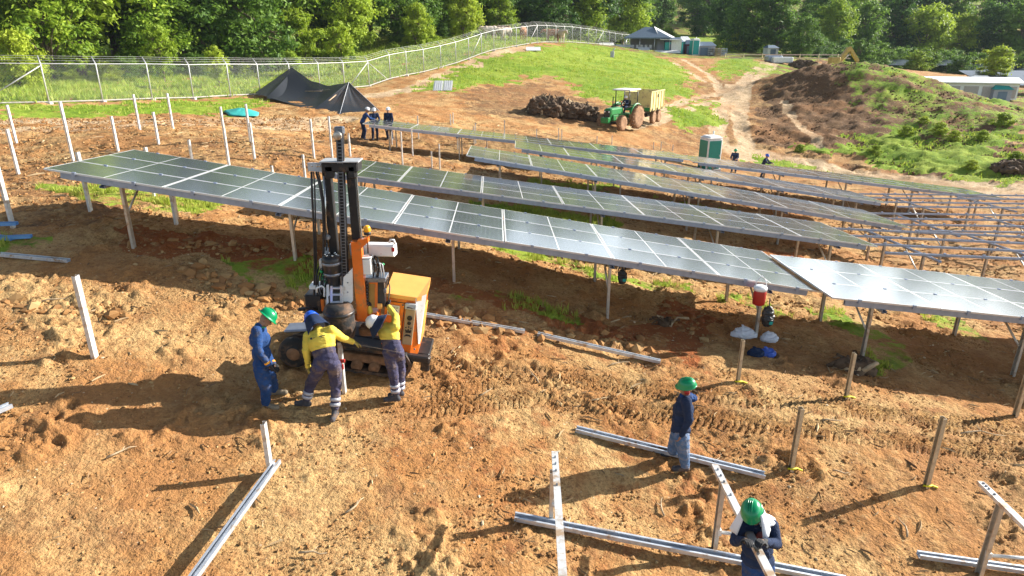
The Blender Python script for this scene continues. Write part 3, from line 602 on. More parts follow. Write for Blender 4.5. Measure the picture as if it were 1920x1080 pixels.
# ------------------------------------------------------------------ solar tables
PW,PD,GAP=2.279,1.134,.02
def panel_mesh():
    me=bpy.data.meshes.new('panel'); x,y,h=PW,PD,.035
    v=[(0,0,-h),(x,0,-h),(x,y,-h),(0,y,-h),(0,0,0),(x,0,0),(x,y,0),(0,y,0)]
    f=[(4,5,6,7),(0,3,2,1),(0,1,5,4),(1,2,6,5),(2,3,7,6),(3,0,4,7)]
    me.from_pydata(v,[],f); me.materials.append(M['panel']); me.materials.append(M['alu'])
    uv=me.uv_layers.new(name='UVMap')
    for i,c in enumerate([(0,0),(1,0),(1,1),(0,1)]): uv.data[i].uv=c
    for k,p in enumerate(me.polygons): p.material_index=0 if k==0 else 1
    return me
PANEL=panel_mesh()
def table(name,label,x0,y0,z0,slope,tilt=-3.1,yaw=0,npan=7,panels=True,xs=None,group=None,droop=0,cat='solar table',first=0):
    base=ground(x0,y0); t=thing(name,label,cat,base,group)
    sl,ti,ya=R(slope),R(tilt),R(yaw)
    a=Vector((math.cos(ya)*math.cos(sl),math.sin(ya)*math.cos(sl),math.sin(sl))); h=Vector((-math.sin(ya),math.cos(ya),0)); n0=a.cross(h); b=h*math.cos(ti)+n0*math.sin(ti); n=a.cross(b)
    O=Vector((x0,y0,z0))-base; Rm=Matrix((a,b,n)).transposed()
    def T(u,v,w=0): return O+a*u+b*v+n*w
    Lx=npan*(PW+GAP)-GAP
    if panels:
        for i in range(first,npan):
            for j in range(3):
                o=bpy.data.objects.new('panel',PANEL); link(o); o.parent=t
                q=T(i*(PW+GAP),j*(PD+GAP)); o.matrix_local=Matrix.Translation(q)@(Rm@Matrix.Rotation(R(random.uniform(-.3,.3)),3,'X')@Matrix.Rotation(R(random.uniform(-.12,.12)),3,'Y')).to_4x4()
    pur=[.06,1.14,2.30,3.38]
    for k,v in enumerate(pur):
        m_=MB(); u0=-.25 if not panels else .3
        hh=.12 if panels else .06
        m_.prof(T(u0,v,-.037-hh/2 if panels else -.085),T(Lx+(.3 if not panels else -.3),v,-.037-hh/2 if panels else -.085),cpoly(.06 if panels else .09,hh),up=n,twist=R(180) if panels else 0)
        if not panels: 
            for i in range(int(Lx/1.15)): m_.box(T(i*1.15+.3,v,-.03),(.07,.05,.03),Rm)
        if panels:
            vv=(0,PD+GAP/2,2*PD+1.5*GAP,3*PD+2*GAP)[k]
            for i in range(first,npan):
                for fx in (.25,.75): m_.box(T((i+fx)*(PW+GAP),vv,-.03),(.06,.045,.085),Rm)
        m_.build('purlin',M['galvb'],t)
    if xs is None: xs=[Lx*k for k in (.07,.285,.5,.715,.93)]
    for u in xs:
        m_=MB(); m_.prof(T(u,-.03 if panels else -.3,-.19),T(u,3.5 if panels else 3.7,-.19),cpoly(.10,.05),up=n); m_.build('rafter',M['galvb'],t)
        for v in (.55,2.65):
            p=T(u,v,-.14); w_=p+base; g=gz(w_.x,w_.y); m_=MB(); p2=Vector((p.x+.055,p.y,p.z)); m_.prof((p2.x,p2.y,g-.25-base.z),p2,cpoly(.10,.055),up=(0,1,0),twist=R(90)); m_.build('post',M['galv'],t)
            if v<1:
                m_=MB(); s=Vector((p.x+.04,p.y+.03,g-base.z+(p.z-(g-base.z))*.5)); m_.tube([s,T(u,1.55,-.2)+Vector((.04,0,0))],.024,6); m_.build('brace',M['galv'],t)
    return t
G1='solar tables already covered with panels'
table('solar_table','long front solar table of three panel rows behind the orange pile driving machine',-9.21,13.15,-2.40,-9.6,-2.9,.8,group=G1)
table('solar_table','solar table of the second row, its left end hidden by the black mast',-5.38,18.11,-3.36,-8.1,-3.5,1.3,group=G1)
table('solar_table','solar table of the third row, starting with a white edge right of the centre posts',-1.57,23.17,-3.78,-9.3,-3.0,.1,group=G1)
table('solar_table','solar table of the fourth row, directly in front of the farthest pair',.12,28.19,-4.28,-8.3,-3.5,-.9,group=G1)
table('solar_table','farthest left solar table, where three men in white helmets work at its end',-7.21,33.04,-3.87,-6.3,-3.1,.3,group=G1)
table('solar_table','farthest right solar table, with the green portable toilet behind it',8.95,33.12,-5.72,-6.7,-3.1,0,group=G1)
table('solar_table','bright near solar table at the right edge, beyond the narrow gap from the front table',6.54,12.72,-4.96,-6.2,-3.0,0,group=G1)
G2='bare steel table frames waiting for panels'
table('table_frame','nearest bare frame without panels, right of the second row table',11.0,18.32,-5.72,-2.6,-3.2,0,panels=False,group=G2,cat='solar frame')
table('table_frame','middle bare frame without panels, right of the third row table',14.75,23.2,-6.42,-.8,-3.2,0,panels=False,group=G2,cat='solar frame')
table('table_frame','farthest bare frame without panels, right of the fourth row table',16.7,27.9,-6.66,-.6,-3.2,0,panels=False,group=G2,cat='solar frame')
# ------------------------------------------------------------------ free standing posts (foot x, foot y, top y)
def post(px,py,pt,label,group,w=.10,mt='galv',tw=0,tape=False):
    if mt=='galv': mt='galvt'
    q=at(px,py); h=max(.5,ztop(pt,q.y)-q.z); o=MB(); o.prof((0,0,-.3),(0,0,h),cpoly(w,w*.55),up=(0,1,0),twist=R(90+tw))
    if tape:
        t=thing('steel_post',label,'post',q,group); o.build('profile',M[mt],t)
        m_=MB(); m_.tube([(-.06,-.02,.03),(0,-.07,.05),(.07,-.02,.03),(.1,.0,.015),(.16,-.05,.01)],.016,5); m_.build('yellow_tape',M['yellowtape'],t); return t
    r=o.build('steel_post',M[mt]); r.location=q; return tag(r,label,'post',group)
GF='driven steel posts in the foreground'
post(178,670,517,'white steel post standing alone at the left, in front of the long shadow',GF,.11,'galvw')
post(508,888,793,'short steel post standing at the end of the sloping steel channel at lower left',GF,.10,'galvw')
post(1483,880,765,'brown lit steel post with a strip of yellow tape, left of the tall right one',GF,.10,'galv',tape=True)
post(1736,912,783,'tall steel post with a long shadow at the lower right, yellow tape at its foot',GF,.10,'galv',tape=True)
post(1586,745,663,'steel post beside the forked branch with yellow tape at its foot',GF,.09,'galv',tape=True)
post(1383,717,638,'steel post below the white sacks with yellow tape at its foot',GF,.09,'galv',tape=True)
post(1903,780,705,'steel post cut by the right edge of the picture below the near table',GF,.10,'galv')
GL='bare white posts on the cleared ground left of the tables'
L1=[(25,427,305,'steel post at the left edge above the blue lit channels, its foot in shade'),(35,327,242,'white post near the left edge, third from the blue lit channels'),(31,268,197,'farthest white post at the left edge'),
(138,303,190,'farther of two white posts behind the left corner of the front table'),(171,400,285,'nearer of two white posts behind the left corner of the front table'),(222,285,218,'white post behind the left end of the front table, just right of the corner pair'),
(263,247,177,'white post in front of the green weeds, left of a tall pair'),(298,272,210,'short white post directly above the back left corner of the front table'),(325,243,175,'tall white post to the right of the two by the tufted grass'),
(290,370,276,'white post standing behind the front table, only its top and foot in view'),(331,421,345,'white post under the front table with its foot on the lit red soil'),(362,312,262,'short white post behind the front table, fifth panel line from its left end'),
(423,268,200,'tall white post at the left side of the teal sheet'),(430,313,240,'white post behind the front table, below the teal sheet'),(470,267,195,'tall white post at the right side of the teal sheet'),(478,302,230,'white post just in front of the right teal sheet post'),
(514,350,311,'tip of a white post behind the middle of the front table'),(574,350,290,'short white post left of the black mast plate'),(589,296,223,'white post left of the mast, on open soil'),(623,295,218,'white post directly behind the top of the mast'),(657,295,250,'white post just right of the mast top')]
for a,b,c,l in L1: post(a,b,c,l,GL,.10,'galvw')
GM='thin pale posts around the far table rows'
L2=[(755,310,247,'nearest thin post left of the second row table, below the three men'),(774,294,240,'tall thin post at the front edge of the farthest left table'),(785,262,217,'thin post rising behind the second panel of the farthest left table'),(735,272,236,'thin post among the three men at the farthest table end'),
(810,317,284,'short thin post behind the second row table'),(825,320,270,'taller thin post right of the short one behind the second row table'),(845,237,214,'left one of two thin posts behind the farthest left table'),(850,235,211,'right one of two thin posts behind the farthest left table'),
(858,282,257,'thin post under the farthest left table at its third panel'),(889,271,237,'left one of a pair behind the farthest left table above the third row end'),(892,270,231,'right one of a pair behind the farthest left table above the third row end'),
(913,285,258,'thin post left of the third row table corner'),(946,262,226,'lone thin post standing well above the farthest left table'),(1006,258,245,'small thin post behind the tables, left of the stump pile end'),(1047,262,240,'left one of two thin posts in line below the stumps'),(1053,262,242,'right one of two thin posts in line below the stumps'),
(1119,270,257,'thin post on the wheel tracks left of the tractor front'),(1147,272,254,'thin post on the wheel tracks below the tractor front wheel'),(1225,280,268,'left one of two thin posts left of the portable toilet'),(1239,281,266,'right one of two thin posts left of the portable toilet'),(1261,284,275,'shortest thin post left of the portable toilet')]
for a,b,c,l in L2: post(a,b,c,l,GM,.085,'galvw')
# ------------------------------------------------------------------ foreground rafters on their posts
def frame_stand(px,py,pt,far,near,lab,zf,zn,yf,yn,bx):
    q=at(px,py); t=thing('rafter_stand',lab,'steel frame',q,'half-built rafter frames in the foreground')
    zt=ztop(pt,q.y)-q.z
    m_=MB(); m_.prof((0,0,-.3),(0,0,zt),cpoly(.10,.055),up=(0,1,0),twist=R(90)); m_.build('post',M['galv'],t)
    A=pv(far[0],far[1],yf)-q; B=pv(near[0],near[1],yn)-q; B=A+(B-A)*1.15
    s=MB(); s.prof(A,B,cpoly(.085,.05),up=(0,0,1),twist=R(180)); s.build('rafter',M['galvw'],t)
    m2=MB(); m2.tube([(0.02,-.03,.36),(bx,-.06,.30)],.026,7); m2.box((.03,-.02,.36),(.05,.07,.09)); m2.build('brace',M['galvw'],t)
    m3=MB()
    for k in (.06,.12,.18,.3): m3.box(A+(B-A)*k+Vector((0,0,.035)),(.018,.03,.02))
    m3.build('bolt',M['chain'],t); return t
frame_stand(1338,1035,905,(1340,873),(1445,1080),'rafter stand held by the man with the white towel, lower right of centre',0,0,7.6,5.3,.55)
frame_stand(1033,978,884,(1040,849),(1055,1080),'raised rafter on a low post crossing the lower channel at bottom centre',0,0,7.62,5.1,.02)
frame_stand(1835,1078,940,(1838,905),(1920,985),'rafter stand cut by the lower right corner of the picture',0,0,7.58,6.5,.9)
# ------------------------------------------------------------------ channels lying on the soil
def channel(a,b,label,w=.11,d=.06,mt='rail',lift=(.03,.03),group='loose steel channels lying on the soil',ext=0,tw=0):
    A=at(*a); B=at(*b); B=B+(B-A).normalized()*ext; A.z=gz(A.x,A.y)+lift[0]+.03; B.z=gz(B.x,B.y)+lift[1]+.03
    c=(A+B)/2; mz=gz(c.x,c.y)+.05
    if c.z<mz: A.z+=mz-c.z; B.z+=mz-c.z
    q=A.copy(); o=MB(); o.prof((0,0,0),B-A,cpoly(w,d,.006,.028),up=(0,0,1),twist=R(tw)); r=o.build('steel_channel',M[mt]); r.location=q; return tag(r,label,'steel channel',group)
channel((1080,810),(1433,897),'long steel channel on the soil behind the walking man',.13)
channel((965,975),(1500,1083),'long steel channel under the rafter held by the man with the towel',.13,ext=.6)
channel((1720,1046),(1920,1076),'steel channel at the bottom right corner',.11,ext=1)
channel((800,596),(984,627),'steel channel lying right of the orange engine cover',.10)
channel((1008,631),(1238,683),'steel channel lying end to end beyond the gap, below the clods',.10)
channel((0,482),(130,494),'white steel channel at the left edge on the shadow line',.12,ext=0)
channel((523,884),(398,1078),'sloping steel channel at lower left starting from the short post',.10,lift=(.14,.28),ext=.9)
channel((-8,779),(22,766),'end of a steel channel at the far left edge of the picture',.12)
channel((-20,437),(36,435),'upper blue lit channel of the stack at the left edge',.14,mt='bluelit',lift=(.16,.16))
channel((-20,452),(60,448),'middle blue lit channel of the stack at the left edge',.14,mt='bluelit',lift=(.03,.03))
channel((-20,446),(25,452),'lowest blue lit channel of the stack at the left edge',.14,mt='bluelit',lift=(.02,.02))
# levelling string
def string(pts,label,r=.0009):
    q=pts[0]; o=MB(); o.tube([p-q for p in pts],r,4,sm=True); s=o.build('string_line',M['twig']); s.location=q; tag(s,label,'string','levelling strings')
string([at(180,664,.3),pv(509,619,9.6),pv(640,640,9.3),pv(762,663,9.4)],'white levelling string stretched from the lone post to the machine')
string([at(1240,550,.5),at(1340,608,.45),at(1418,632,.5),pv(1590,640,12.9),pv(1865,655,12.8)],'thin levelling string in the shade under the right tables')
# ------------------------------------------------------------------ perimeter fence
fq=FPTS[6].copy(); fence=thing('chain_link_fence','long silver chain link fence with outward barbed wire arms, climbing behind the site','fence',fq)
FH=2.25; tops=[]; arms=[]
for i,p in enumerate(FPTS):
    nx=FPTS[min(i+1,len(FPTS)-1)]-FPTS[max(i-1,0)]; nn=Vector((-nx.y,nx.x,0)).normalized(); k=p-fq
    arm=k+Vector((0,0,FH+.42))+nn*.38
    m_=MB(); m_.tube([k+Vector((0,0,-.2)),k+Vector((0,0,FH)),arm],[.042,.042,.03],7); m_.build('post',M['postfence'],fence)
    tops.append(k+Vector((0,0,FH))); arms.append(arm)
    if i%2==1 or i<9:
        m_=MB(); m_.box(k+Vector((0,0,.03)),(.34,.34,.22),None,.03,.85); m_.build('footing',M['concrete'],fence)
m_=MB(); m_.tube(tops,.034,6); m_.build('top_rail',M['postfence'],fence)
m_=MB(); m_.tube([t-Vector((0,0,FH-.13)) for t in tops],.05,6); m_.build('bottom_kerb',M['concrete'],fence)
for f in (.4,.72,1.0):
    m_=MB(); m_.tube([t+(a-t)*f for t,a in zip(tops,arms)],.008,4); m_.build('barbed_wire',M['postfence'],fence)
for i,s in [(11,1),(11,-1),(18,-1),(23,-1),(31,-1),(2,-1)]:
    j=i+s; m_=MB(); m_.tube([tops[i]-Vector((0,0,.1)),tops[j]+(tops[i]-tops[j])*.15-Vector((0,0,FH-.15))],.035,6); m_.build('brace',M['postfence'],fence)
v=[];uvs=[];acc=0
for i,t in enumerate(tops):
    if i: acc+=(tops[i]-tops[i-1]).length
    v+=[t-Vector((0,0,FH-.12)),t]; uvs+=[(acc,0),(acc,FH)]
me=bpy.data.meshes.new('wire_mesh'); fs=[(2*i,2*i+2,2*i+3,2*i+1) for i in range(len(tops)-1)]; me.from_pydata(v,[],fs); u=me.uv_layers.new(name='UVMap')
for p in me.polygons:
    for li,vi in zip(p.loop_indices,p.vertices): u.data[li].uv=uvs[vi]
me.materials.append(M['chainlink']); o=bpy.data.objects.new('wire_mesh',me); link(o); o.parent=fence
# ------------------------------------------------------------------ trees
ORD=['first','second','third','fourth','fifth','sixth','seventh','eighth','ninth','tenth','eleventh','twelfth','thirteenth','fourteenth','fifteenth','sixteenth','seventeenth','eighteenth']
def crown_mesh(name,m,seed,rx,rz,nclump,nleaf,ls,z0,hollow=.45):
    rg=np.random.default_rng(seed); C=[]
    while len(C)<nclump:
        p=rg.uniform(-1,1,3); r=np.linalg.norm(p)
        if hollow<r<1: 
            s=.72+.30*math.sin(3*math.atan2(p[1],p[0])+seed)*(1-abs(p[2]))+rg.uniform(-.15,.25); C.append(p*[rx*s,rx*s,rz])
    C=np.array(C); cs=rg.uniform(.10,.30,nclump)*rx
    k=rg.integers(0,nclump,nleaf); d=rg.normal(0,1,(nleaf,3)); d/=np.linalg.norm(d,axis=1)[:,None]; rr=np.clip(np.abs(rg.normal(.35,.5,nleaf)),0,1.7)[:,None]
    P=C[k]+d*rr*cs[k][:,None]*[1.25,1.25,.75]; P[:,2]+=z0
    nrm=d*.7+rg.normal(0,.5,(nleaf,3))+[0,0,.55]; nrm/=np.linalg.norm(nrm,axis=1)[:,None]
    t=np.cross(nrm,rg.normal(0,1,(nleaf,3))); t/=np.linalg.norm(t,axis=1)[:,None]; b=np.cross(nrm,t); l=ls*rg.uniform(.45,1.6,nleaf)[:,None]
    V=np.stack([P-t*l,P+b*l*.45-nrm*l*.12,P+t*l,P-b*l*.45-nrm*l*.12],1).reshape(-1,3)
    return fastmesh(name,V,np.arange(nleaf*4).reshape(-1,4),4,m),C
def trunk_mesh(name,C,z0,h,r,seed,nb=9):
    rg=random.Random(seed); m_=MB(); pts=[Vector((0,0,-.5))]
    for k in range(1,6): pts.append(Vector((rg.uniform(-.12,.12)*k,rg.uniform(-.12,.12)*k,h*k/5)))
    m_.tube(pts,[r*1.25,r,r*.85,r*.7,r*.5,r*.3],8)
    for i in range(nb):
        c=Vector(C[rg.randrange(len(C))])+Vector((0,0,z0)); a=pts[rg.choice([2,3,3,4])]; mid=(a+c)/2+Vector((rg.uniform(-.4,.4),rg.uniform(-.4,.4),rg.uniform(-.2,.5)))
        m_.tube([a,mid,c],[r*.45,r*.26,r*.07],5)
    me=m_.mesh(name); me.materials.append(M['bark']); return me
KINDS=[]
for i,(mt,rx,rz,nc,nl,ls,z0,h,r,hol) in enumerate([('leaf_mid',3.6,4.2,75,15000,.20,6.2,8.5,.22,.4),('leaf_dark',4.2,4.4,85,17000,.21,6.0,8.5,.28,.4),('leaf_yel',3.0,3.6,60,12000,.20,5.2,7.0,.18,.4),('leaf_mid',4.6,3.6,85,16000,.24,6.8,8.0,.26,.45),('leaf_dark',3.4,5.2,80,15000,.22,7.0,10,.25,.4),('leaf_yel',2.2,2.4,40,7000,.17,3.2,4.2,.10,.3)]):
    cm,C=crown_mesh('crown',M[mt],100+i,rx,rz,int(nc*1.25),int(nl*1.5),ls*.84,z0,hol); KINDS.append((cm,trunk_mesh('trunk',C,z0,h,r,i,24),z0+rz))
def tree(x,y,kind,s,label,group,name='tree',drop=0,sq=1):
    cm,tm,H=KINDS[kind]; q=ground(x,y,-drop); t=thing(name,label,'tree',q,group); t.scale=(s*random.uniform(.9,1.1),s,s*sq); t.rotation_euler=(0,0,random.uniform(0,6.28))
    for n_,me in (('crown',cm),('trunk',tm)): o=bpy.data.objects.new(n_,me); link(o); o.parent=t
    return t
KN=['mid green','dark green','yellow-green','broad mid green','tall dark green','small yellow-green']
def inview(x,y): return abs(x)<y*.86+8
# wood outside the fence on the left: front line follows the fence some metres out
GW='trees of the wood outside the fence'
def fdist(x,y): return float(pdist(np.array([x]),np.array([y]),np.array([(p.x,p.y) for p in FPTS]))[0])
cnt=0; placed=[]
rg=random.Random(5)
line=[(-52,46),(-44,52),(-38,58),(-33,65),(-27,72),(-24,80),(-20,88),(-14,95),(-8,104),(-2,112),(6,120),(14,130),(22,142)]
front_desc=['at the far left edge','second from the left edge','in the left wood, above the first fence bays','left of the slim pale trunks','above the black shade net','right of the black shade net','above the fence corner','where the fence starts to climb','above the climbing fence','behind the brown cattle','at the top of the climb','behind the crest of the fence','behind the far end of the fence']
for i,(x,y) in enumerate(line):
    k=[2,1,0,0,1,2,3,1,0,2,1,0,3][i]; tree(x,y,k,1.0*[1.1,1.15,1.1,1.0,1.2,.95,1.0,1.1,1.1,1.0,1.2,1.2,1.2][i],KN[k]+' tree '+front_desc[i],GW,drop=2.4); placed.append((x,y))
for row in range(1,5):
    seen=0
    for i in range(13):
        x,y=line[i]; dx,dy=(-.62,.78); x+=dx*row*6.5+rg.uniform(-2,2)+(3 if row%2 else 0); y+=dy*row*6.5+rg.uniform(-2,2)
        if not inview(x,y): continue
        k=rg.choice([0,1,1,3,4,4]); tree(x,y,k,rg.uniform(1.35,1.8),KN[k]+' tree, '+ORD[seen]+' from left in the '+ORD[row]+' row of the left wood',GW,drop=.8); seen+=1; placed.append((x,y))
# undergrowth at the foot of the wood
GS='shrubs at the foot of the left wood'
def shrub(x,y,s,label,group,k=None):
    k=rg.choice([2,0,5,5,1]) if k is None else k; cm,tm,H=KINDS[k]; q=ground(x,y,-KINDS[k][2]*s*.36); t=thing('shrub',label,'shrub',q,group); t.scale=(s,s,s*.8); t.rotation_euler=(0,0,rg.uniform(0,6.28))
    for n_,me in (('foliage',cm),('stem',tm)): o=bpy.data.objects.new(n_,me); link(o); o.parent=t
for i in range(len(line)-1):
    for j in range(3):
        f=(j+.3)/3; x=line[i][0]*(1-f)+line[i+1][0]*f+rg.uniform(-1,3); y=line[i][1]*(1-f)+line[i+1][1]*f-rg.uniform(1,4)
        if fdist(x,y)>5: shrub(x,y,rg.uniform(.28,.55),ORD[j]+' low shrub before the tree '+front_desc[i],GS)
for px,py,D,s,l,k in [(30,110,50,.42,'pale green shrub outside the fence at the far left',2),(300,105,60,.55,'slender light green tree standing outside the fence, its grey trunk showing',5),(405,120,57,.4,'thin leafy sapling right of the slender tree outside the fence',5),(640,118,70,.6,'pale green sapling behind the black shade net',5),(870,50,98,.6,'bright bush on the grass slope above the fence',2),(780,50,90,.5,'low yellow bush on the slope above the fence corner',2)]:
    p=pv(px,py,D); cm,tm,H=KINDS[k]; q=ground(p.x,D,-.2 if k==5 else -1.6); t=thing('sapling',l,'tree',q,'young trees outside the fence'); t.scale=(s*1.3,s*1.3,s*1.5)
    for n_,me in (('crown',cm),('trunk',tm)): o=bpy.data.objects.new(n_,me); link(o); o.parent=t
# trees round the camp and along the right side
GR='trees beyond the camp and the spoil heap'
for px,D,k,s,l,dr,py in [(1320,205,1,1.8,'dark wide tree behind the bright far field',1,0),(1190,190,0,1.5,'mid green tree left of the far field',1,0),(1240,215,4,1.5,'tall dark tree just left of the far field',1,0),(1400,150,1,1.6,'big dark spreading tree right of the camp',1.0,0),(1460,146,4,1.45,'tall dark tree with bright right side above the road top',1.0,0),(1370,165,4,1.7,'tall dark tree behind the grey camp tent',1,0),(1508,134,1,.85,'small dark round tree right of the road top',0.5,0),(1105,170,0,1.5,'mid green tree behind the fence crest, left of the tents',1,0),(1150,180,3,1.5,'broad tree behind the hipped canopy',1,0),(1060,165,2,1.4,'bright tree over the far fence bend',1,0),
   (1565,160,0,1.5,'mid green tree behind the excavator arm',1,0),(1620,168,1,1.6,'dark tree right of the excavator arm',1,0),(1680,175,4,1.6,'tall dark tree behind the top of the heap',1,0),(1740,172,3,1.6,'broad tree left of the lone pale one',1,0),(1800,178,2,1.7,'yellow topped tree above the dark panel field',1,0),(1860,176,1,1.7,'dark tree behind the lone pale tree',1,0),(1915,170,4,1.6,'tall dark tree at the right edge',1,0),(1540,170,4,1.6,'tall dark tree left of the excavator arm',1,0),(1960,172,0,1.6,'mid green tree just beyond the right edge',1,0)]:
    x=(px-960)/FPX*D/(CT+.38*ST); tree(x,D,k,s*.95,l,GR,drop=dr*2.6)
x=(1858-960)/FPX*118/(CT+.3*ST); tree(x,118,2,.95,'lone pale green tree standing in front of the dark panel field','single trees in the open',drop=.6,sq=.8)
GH='trees of the far wooded hill'
for D in (200,222,248,280):
    n=13
    for i in range(n):
        x=-.36*D+(1.25*D)*(i+rg.uniform(.1,.9))/n+ (0 if D!=200 else .1*D)
        if D<235 and abs((x/D*FPX/1.06+960)-1320)<60: continue
        k=rg.choice([0,1,1,3,4,4]); tree(x,D,k,rg.uniform(1.7,2.3),KN[k]+' tree, '+ORD[i]+' from left in the '+ORD[(200,222,248,280).index(D)]+' line of the far wooded hill',GH,drop=3)
for i in range(26):
    D=140+ (i*37%17); px=1500+i*18; x=(px-960)/FPX*D/(CT+.34*ST); shrub(x,D,rg.uniform(.7,1.0),(ORD[i%13]+(' near' if i<13 else ' far')+' bush from left under the trees beyond the heap'),'bushes under the trees beyond the heap',rg.choice([0,1,1,4]))
for i in range(16):
    D=150+(i*29%13); px=1040+i*26; x=(px-960)/FPX*D/(CT+.36*ST)
    if 1265<px<1350: continue
    shrub(x,D,rg.uniform(.7,1.0),ORD[i]+' bush from left under the trees behind the camp','bushes under the trees behind the camp',rg.choice([0,1,2]))
# leafy weeds on the heap toe
GB='leafy bushes at the toe of the spoil heap'
for px,py,s,l in [(1700,255,.22,'bush low on the heap left of its green hollow'),(1760,252,.26,'bush in the middle of the green band'),(1790,262,.2,'small bush right of the middle one in the green band'),(1880,238,.3,'largest bush near the right end of the green band'),(1840,262,.2,'bush below the largest one'),(1500,285,.16,'tiny bush at the left toe of the heap'),(1640,290,.2,'bush above the dark hollow on its left'),(1900,310,.26,'bush at the right edge above the brush pile'),(1820,320,.2,'bush right of the dark hollow'),(1730,235,.2,'bush on the slope above the green band')]:
    q=at(px,py); shrub(q.x,q.y,s,l,GB,2)
# ------------------------------------------------------------------ people
def hand(mb,wr,dr,palm,s=1,curl=.5,side=1,fat=1.0):
    """palm, four unequal bent fingers and a thumb leaving the side of the palm"""
    d=Vector(dr).normalized(); n=Vector(palm); n=(n-d*n.dot(d)).normalized(); x=d.cross(n).normalized()*side
    Mr=Matrix((x,n,d)).transposed(); mb.ell(wr+d*.045*s,(.043*s*fat,.017*s*fat,.054*s),Mr,10,8)
    for i,(off,ln) in enumerate([(-.030,.070),(-.010,.080),(.010,.075),(.029,.060)]):
        a=wr+(x*off+d*.085)*s; q=d; p=a
        for k,f in enumerate((.42,.32,.26)):
            q=(q*math.cos(curl*(.6+.5*k))+n*math.sin(curl*(.6+.5*k))).normalized(); p2=p+q*ln*f*s; mb.cap(p,p2,.0098*s*fat*(1-.08*k),.0090*s*fat*(1-.1*k),7); p=p2
    a=wr+(-x*.034+d*.025)*s; b=a+(-x*.028+d*.028+n*.014)*s; c=b+(-x*.006+d*.030+n*.016)*s; mb.cap(a,b,.0125*s*fat,.011*s*fat,7); mb.cap(b,c,.011*s*fat,.009*s*fat,7)
def person(label,J,D0,face,top,legs,hat,hs='hard',shoe='boot',vox=.011,glove=None,group=None,coll=None,fine=True,girth=1.0,palms=((0,-1,0),(0,-1,0)),curl=(.6,.6),world=None,hips=.155):
    """J: joints as (photo x, photo y, metres farther than D0)"""
    K=({k:Vector(v) for k,v in world.items()} if world else {k:pv(a,b,D0+c) for k,(a,b,c) in J.items()})
    base=K['pel'].copy(); base.z=gz(base.x,base.y)
    t=thing('person',label,'person',base,group); K={k:v-base for k,v in K.items()}
    for k in ('toeL','toeR'):
        if k in K: w_=K[k]+base; K[k].z=gz(w_.x,w_.y)+.045-base.z
    for sd in 'LR':
        w_=K['ank'+sd]+base; K['ank'+sd].z=max(gz(w_.x,w_.y)+.10,min(K['ank'+sd].z+base.z,gz(w_.x,w_.y)+.16))-base.z
    f=Vector(face).normalized(); hd=K['head']; nk=K['neck']; up=(hd-nk).normalized(); f=(f-up*f.dot(up)).normalized(); sx=f.cross(up).normalized()
    Mh=Matrix((sx,f,up)).transposed()
    sh=(K['shR']-K['shL']); mid=(K['shR']+K['shL'])/2; pel=K['pel']
    tor=(mid-pel).normalized(); fr=tor.cross(sh.normalized()).normalized()*-1; 
    Mt=Matrix((sh.normalized(),fr,tor)).transposed()
    belly=pel+(mid-pel)*.35; chest=pel+(mid-pel)*.72
    g=girth
    b=MB()
    b.ell(pel,(.15*g,.10*g,.12),Mt); b.ell(belly,(.135*g,.095*g,.15),Mt); b.ell(chest,(.155*g,.105*g,.17),Mt); b.cap(mid-tor*.02,nk,.07,.055); b.cap(K['shL'],K['shR'],.055,.055)
    b.cap(nk,hd-up*.05,.055,.055)
    b.ell(hd+up*.02,(.074,.094,.105),Mh,14,10); b.ell(hd-up*.055+f*.025,(.056,.062,.06),Mh,12,8)
    b.ell(hd+f*.098-up*.012,(.013,.018,.022),Mh,8,6)
    for s_ in (1,-1): b.ell(hd+sx*s_*.077-f*.005,(.010,.018,.03),Mh,8,6)
    b.ell(hd+f*.088-up*.052,(.022,.010,.007),Mh,8,6)
    for s_ in 'LR':
        S,E,Wr=K['sh'+s_],K['el'+s_],K['wr'+s_]; b.cap(S,E,.048*g,.038*g); b.cap(E,Wr,.037*g,.026)
        H,Kn,An=K['hip'+s_],K['kn'+s_],K['ank'+s_]; b.cap(H,Kn,.085*g,.058*g); b.cap(Kn,An,.058*g,.038); b.cap(An,K['toe'+s_],.035,.028)
        q=(Wr-E).normalized()
        if glove is None or not fine: hand(b,Wr,q,palms[0 if s_=='L' else 1],1.0 if fine else 1.1,curl[0 if s_=='L' else 1],1 if s_=='R' else -1,1 if fine else 1.3)
        else: b.cap(Wr,Wr+q*.05,.028,.025)
    bake(b,'body',M['skin'],t,.0075 if fine else .014,1)
    if fine:
        for s_ in (1,-1):
            e=MB(); e.ell(hd+f*.088+sx*s_*.031+up*.012,(.012,.008,.008),Mh,8,6); e.build('eye',M['glass_dark'],t)
    # jacket
    j=MB(); j.ell(pel+tor*.03,(.178*g,.130*g,.13),Mt); j.ell(belly,(.165*g,.125*g,.16),Mt); j.ell(chest,(.190*g,.135*g,.175),Mt); j.cap(K['shL']-sh*.02,K['shR']+sh*.02,.072,.072); j.cap(mid,nk-up*.015,.085,.068)
    for s_ in 'LR':
        S,E,Wr=K['sh'+s_],K['el'+s_],K['wr'+s_]; j.cap(S,E,.070*g,.056*g); j.cap(E,E+(Wr-E)*.95,.055*g,.044)
    def clothes(mb,name,m,ns=.0065): return bake(mb,name,m,t,vox,2,ns,9)
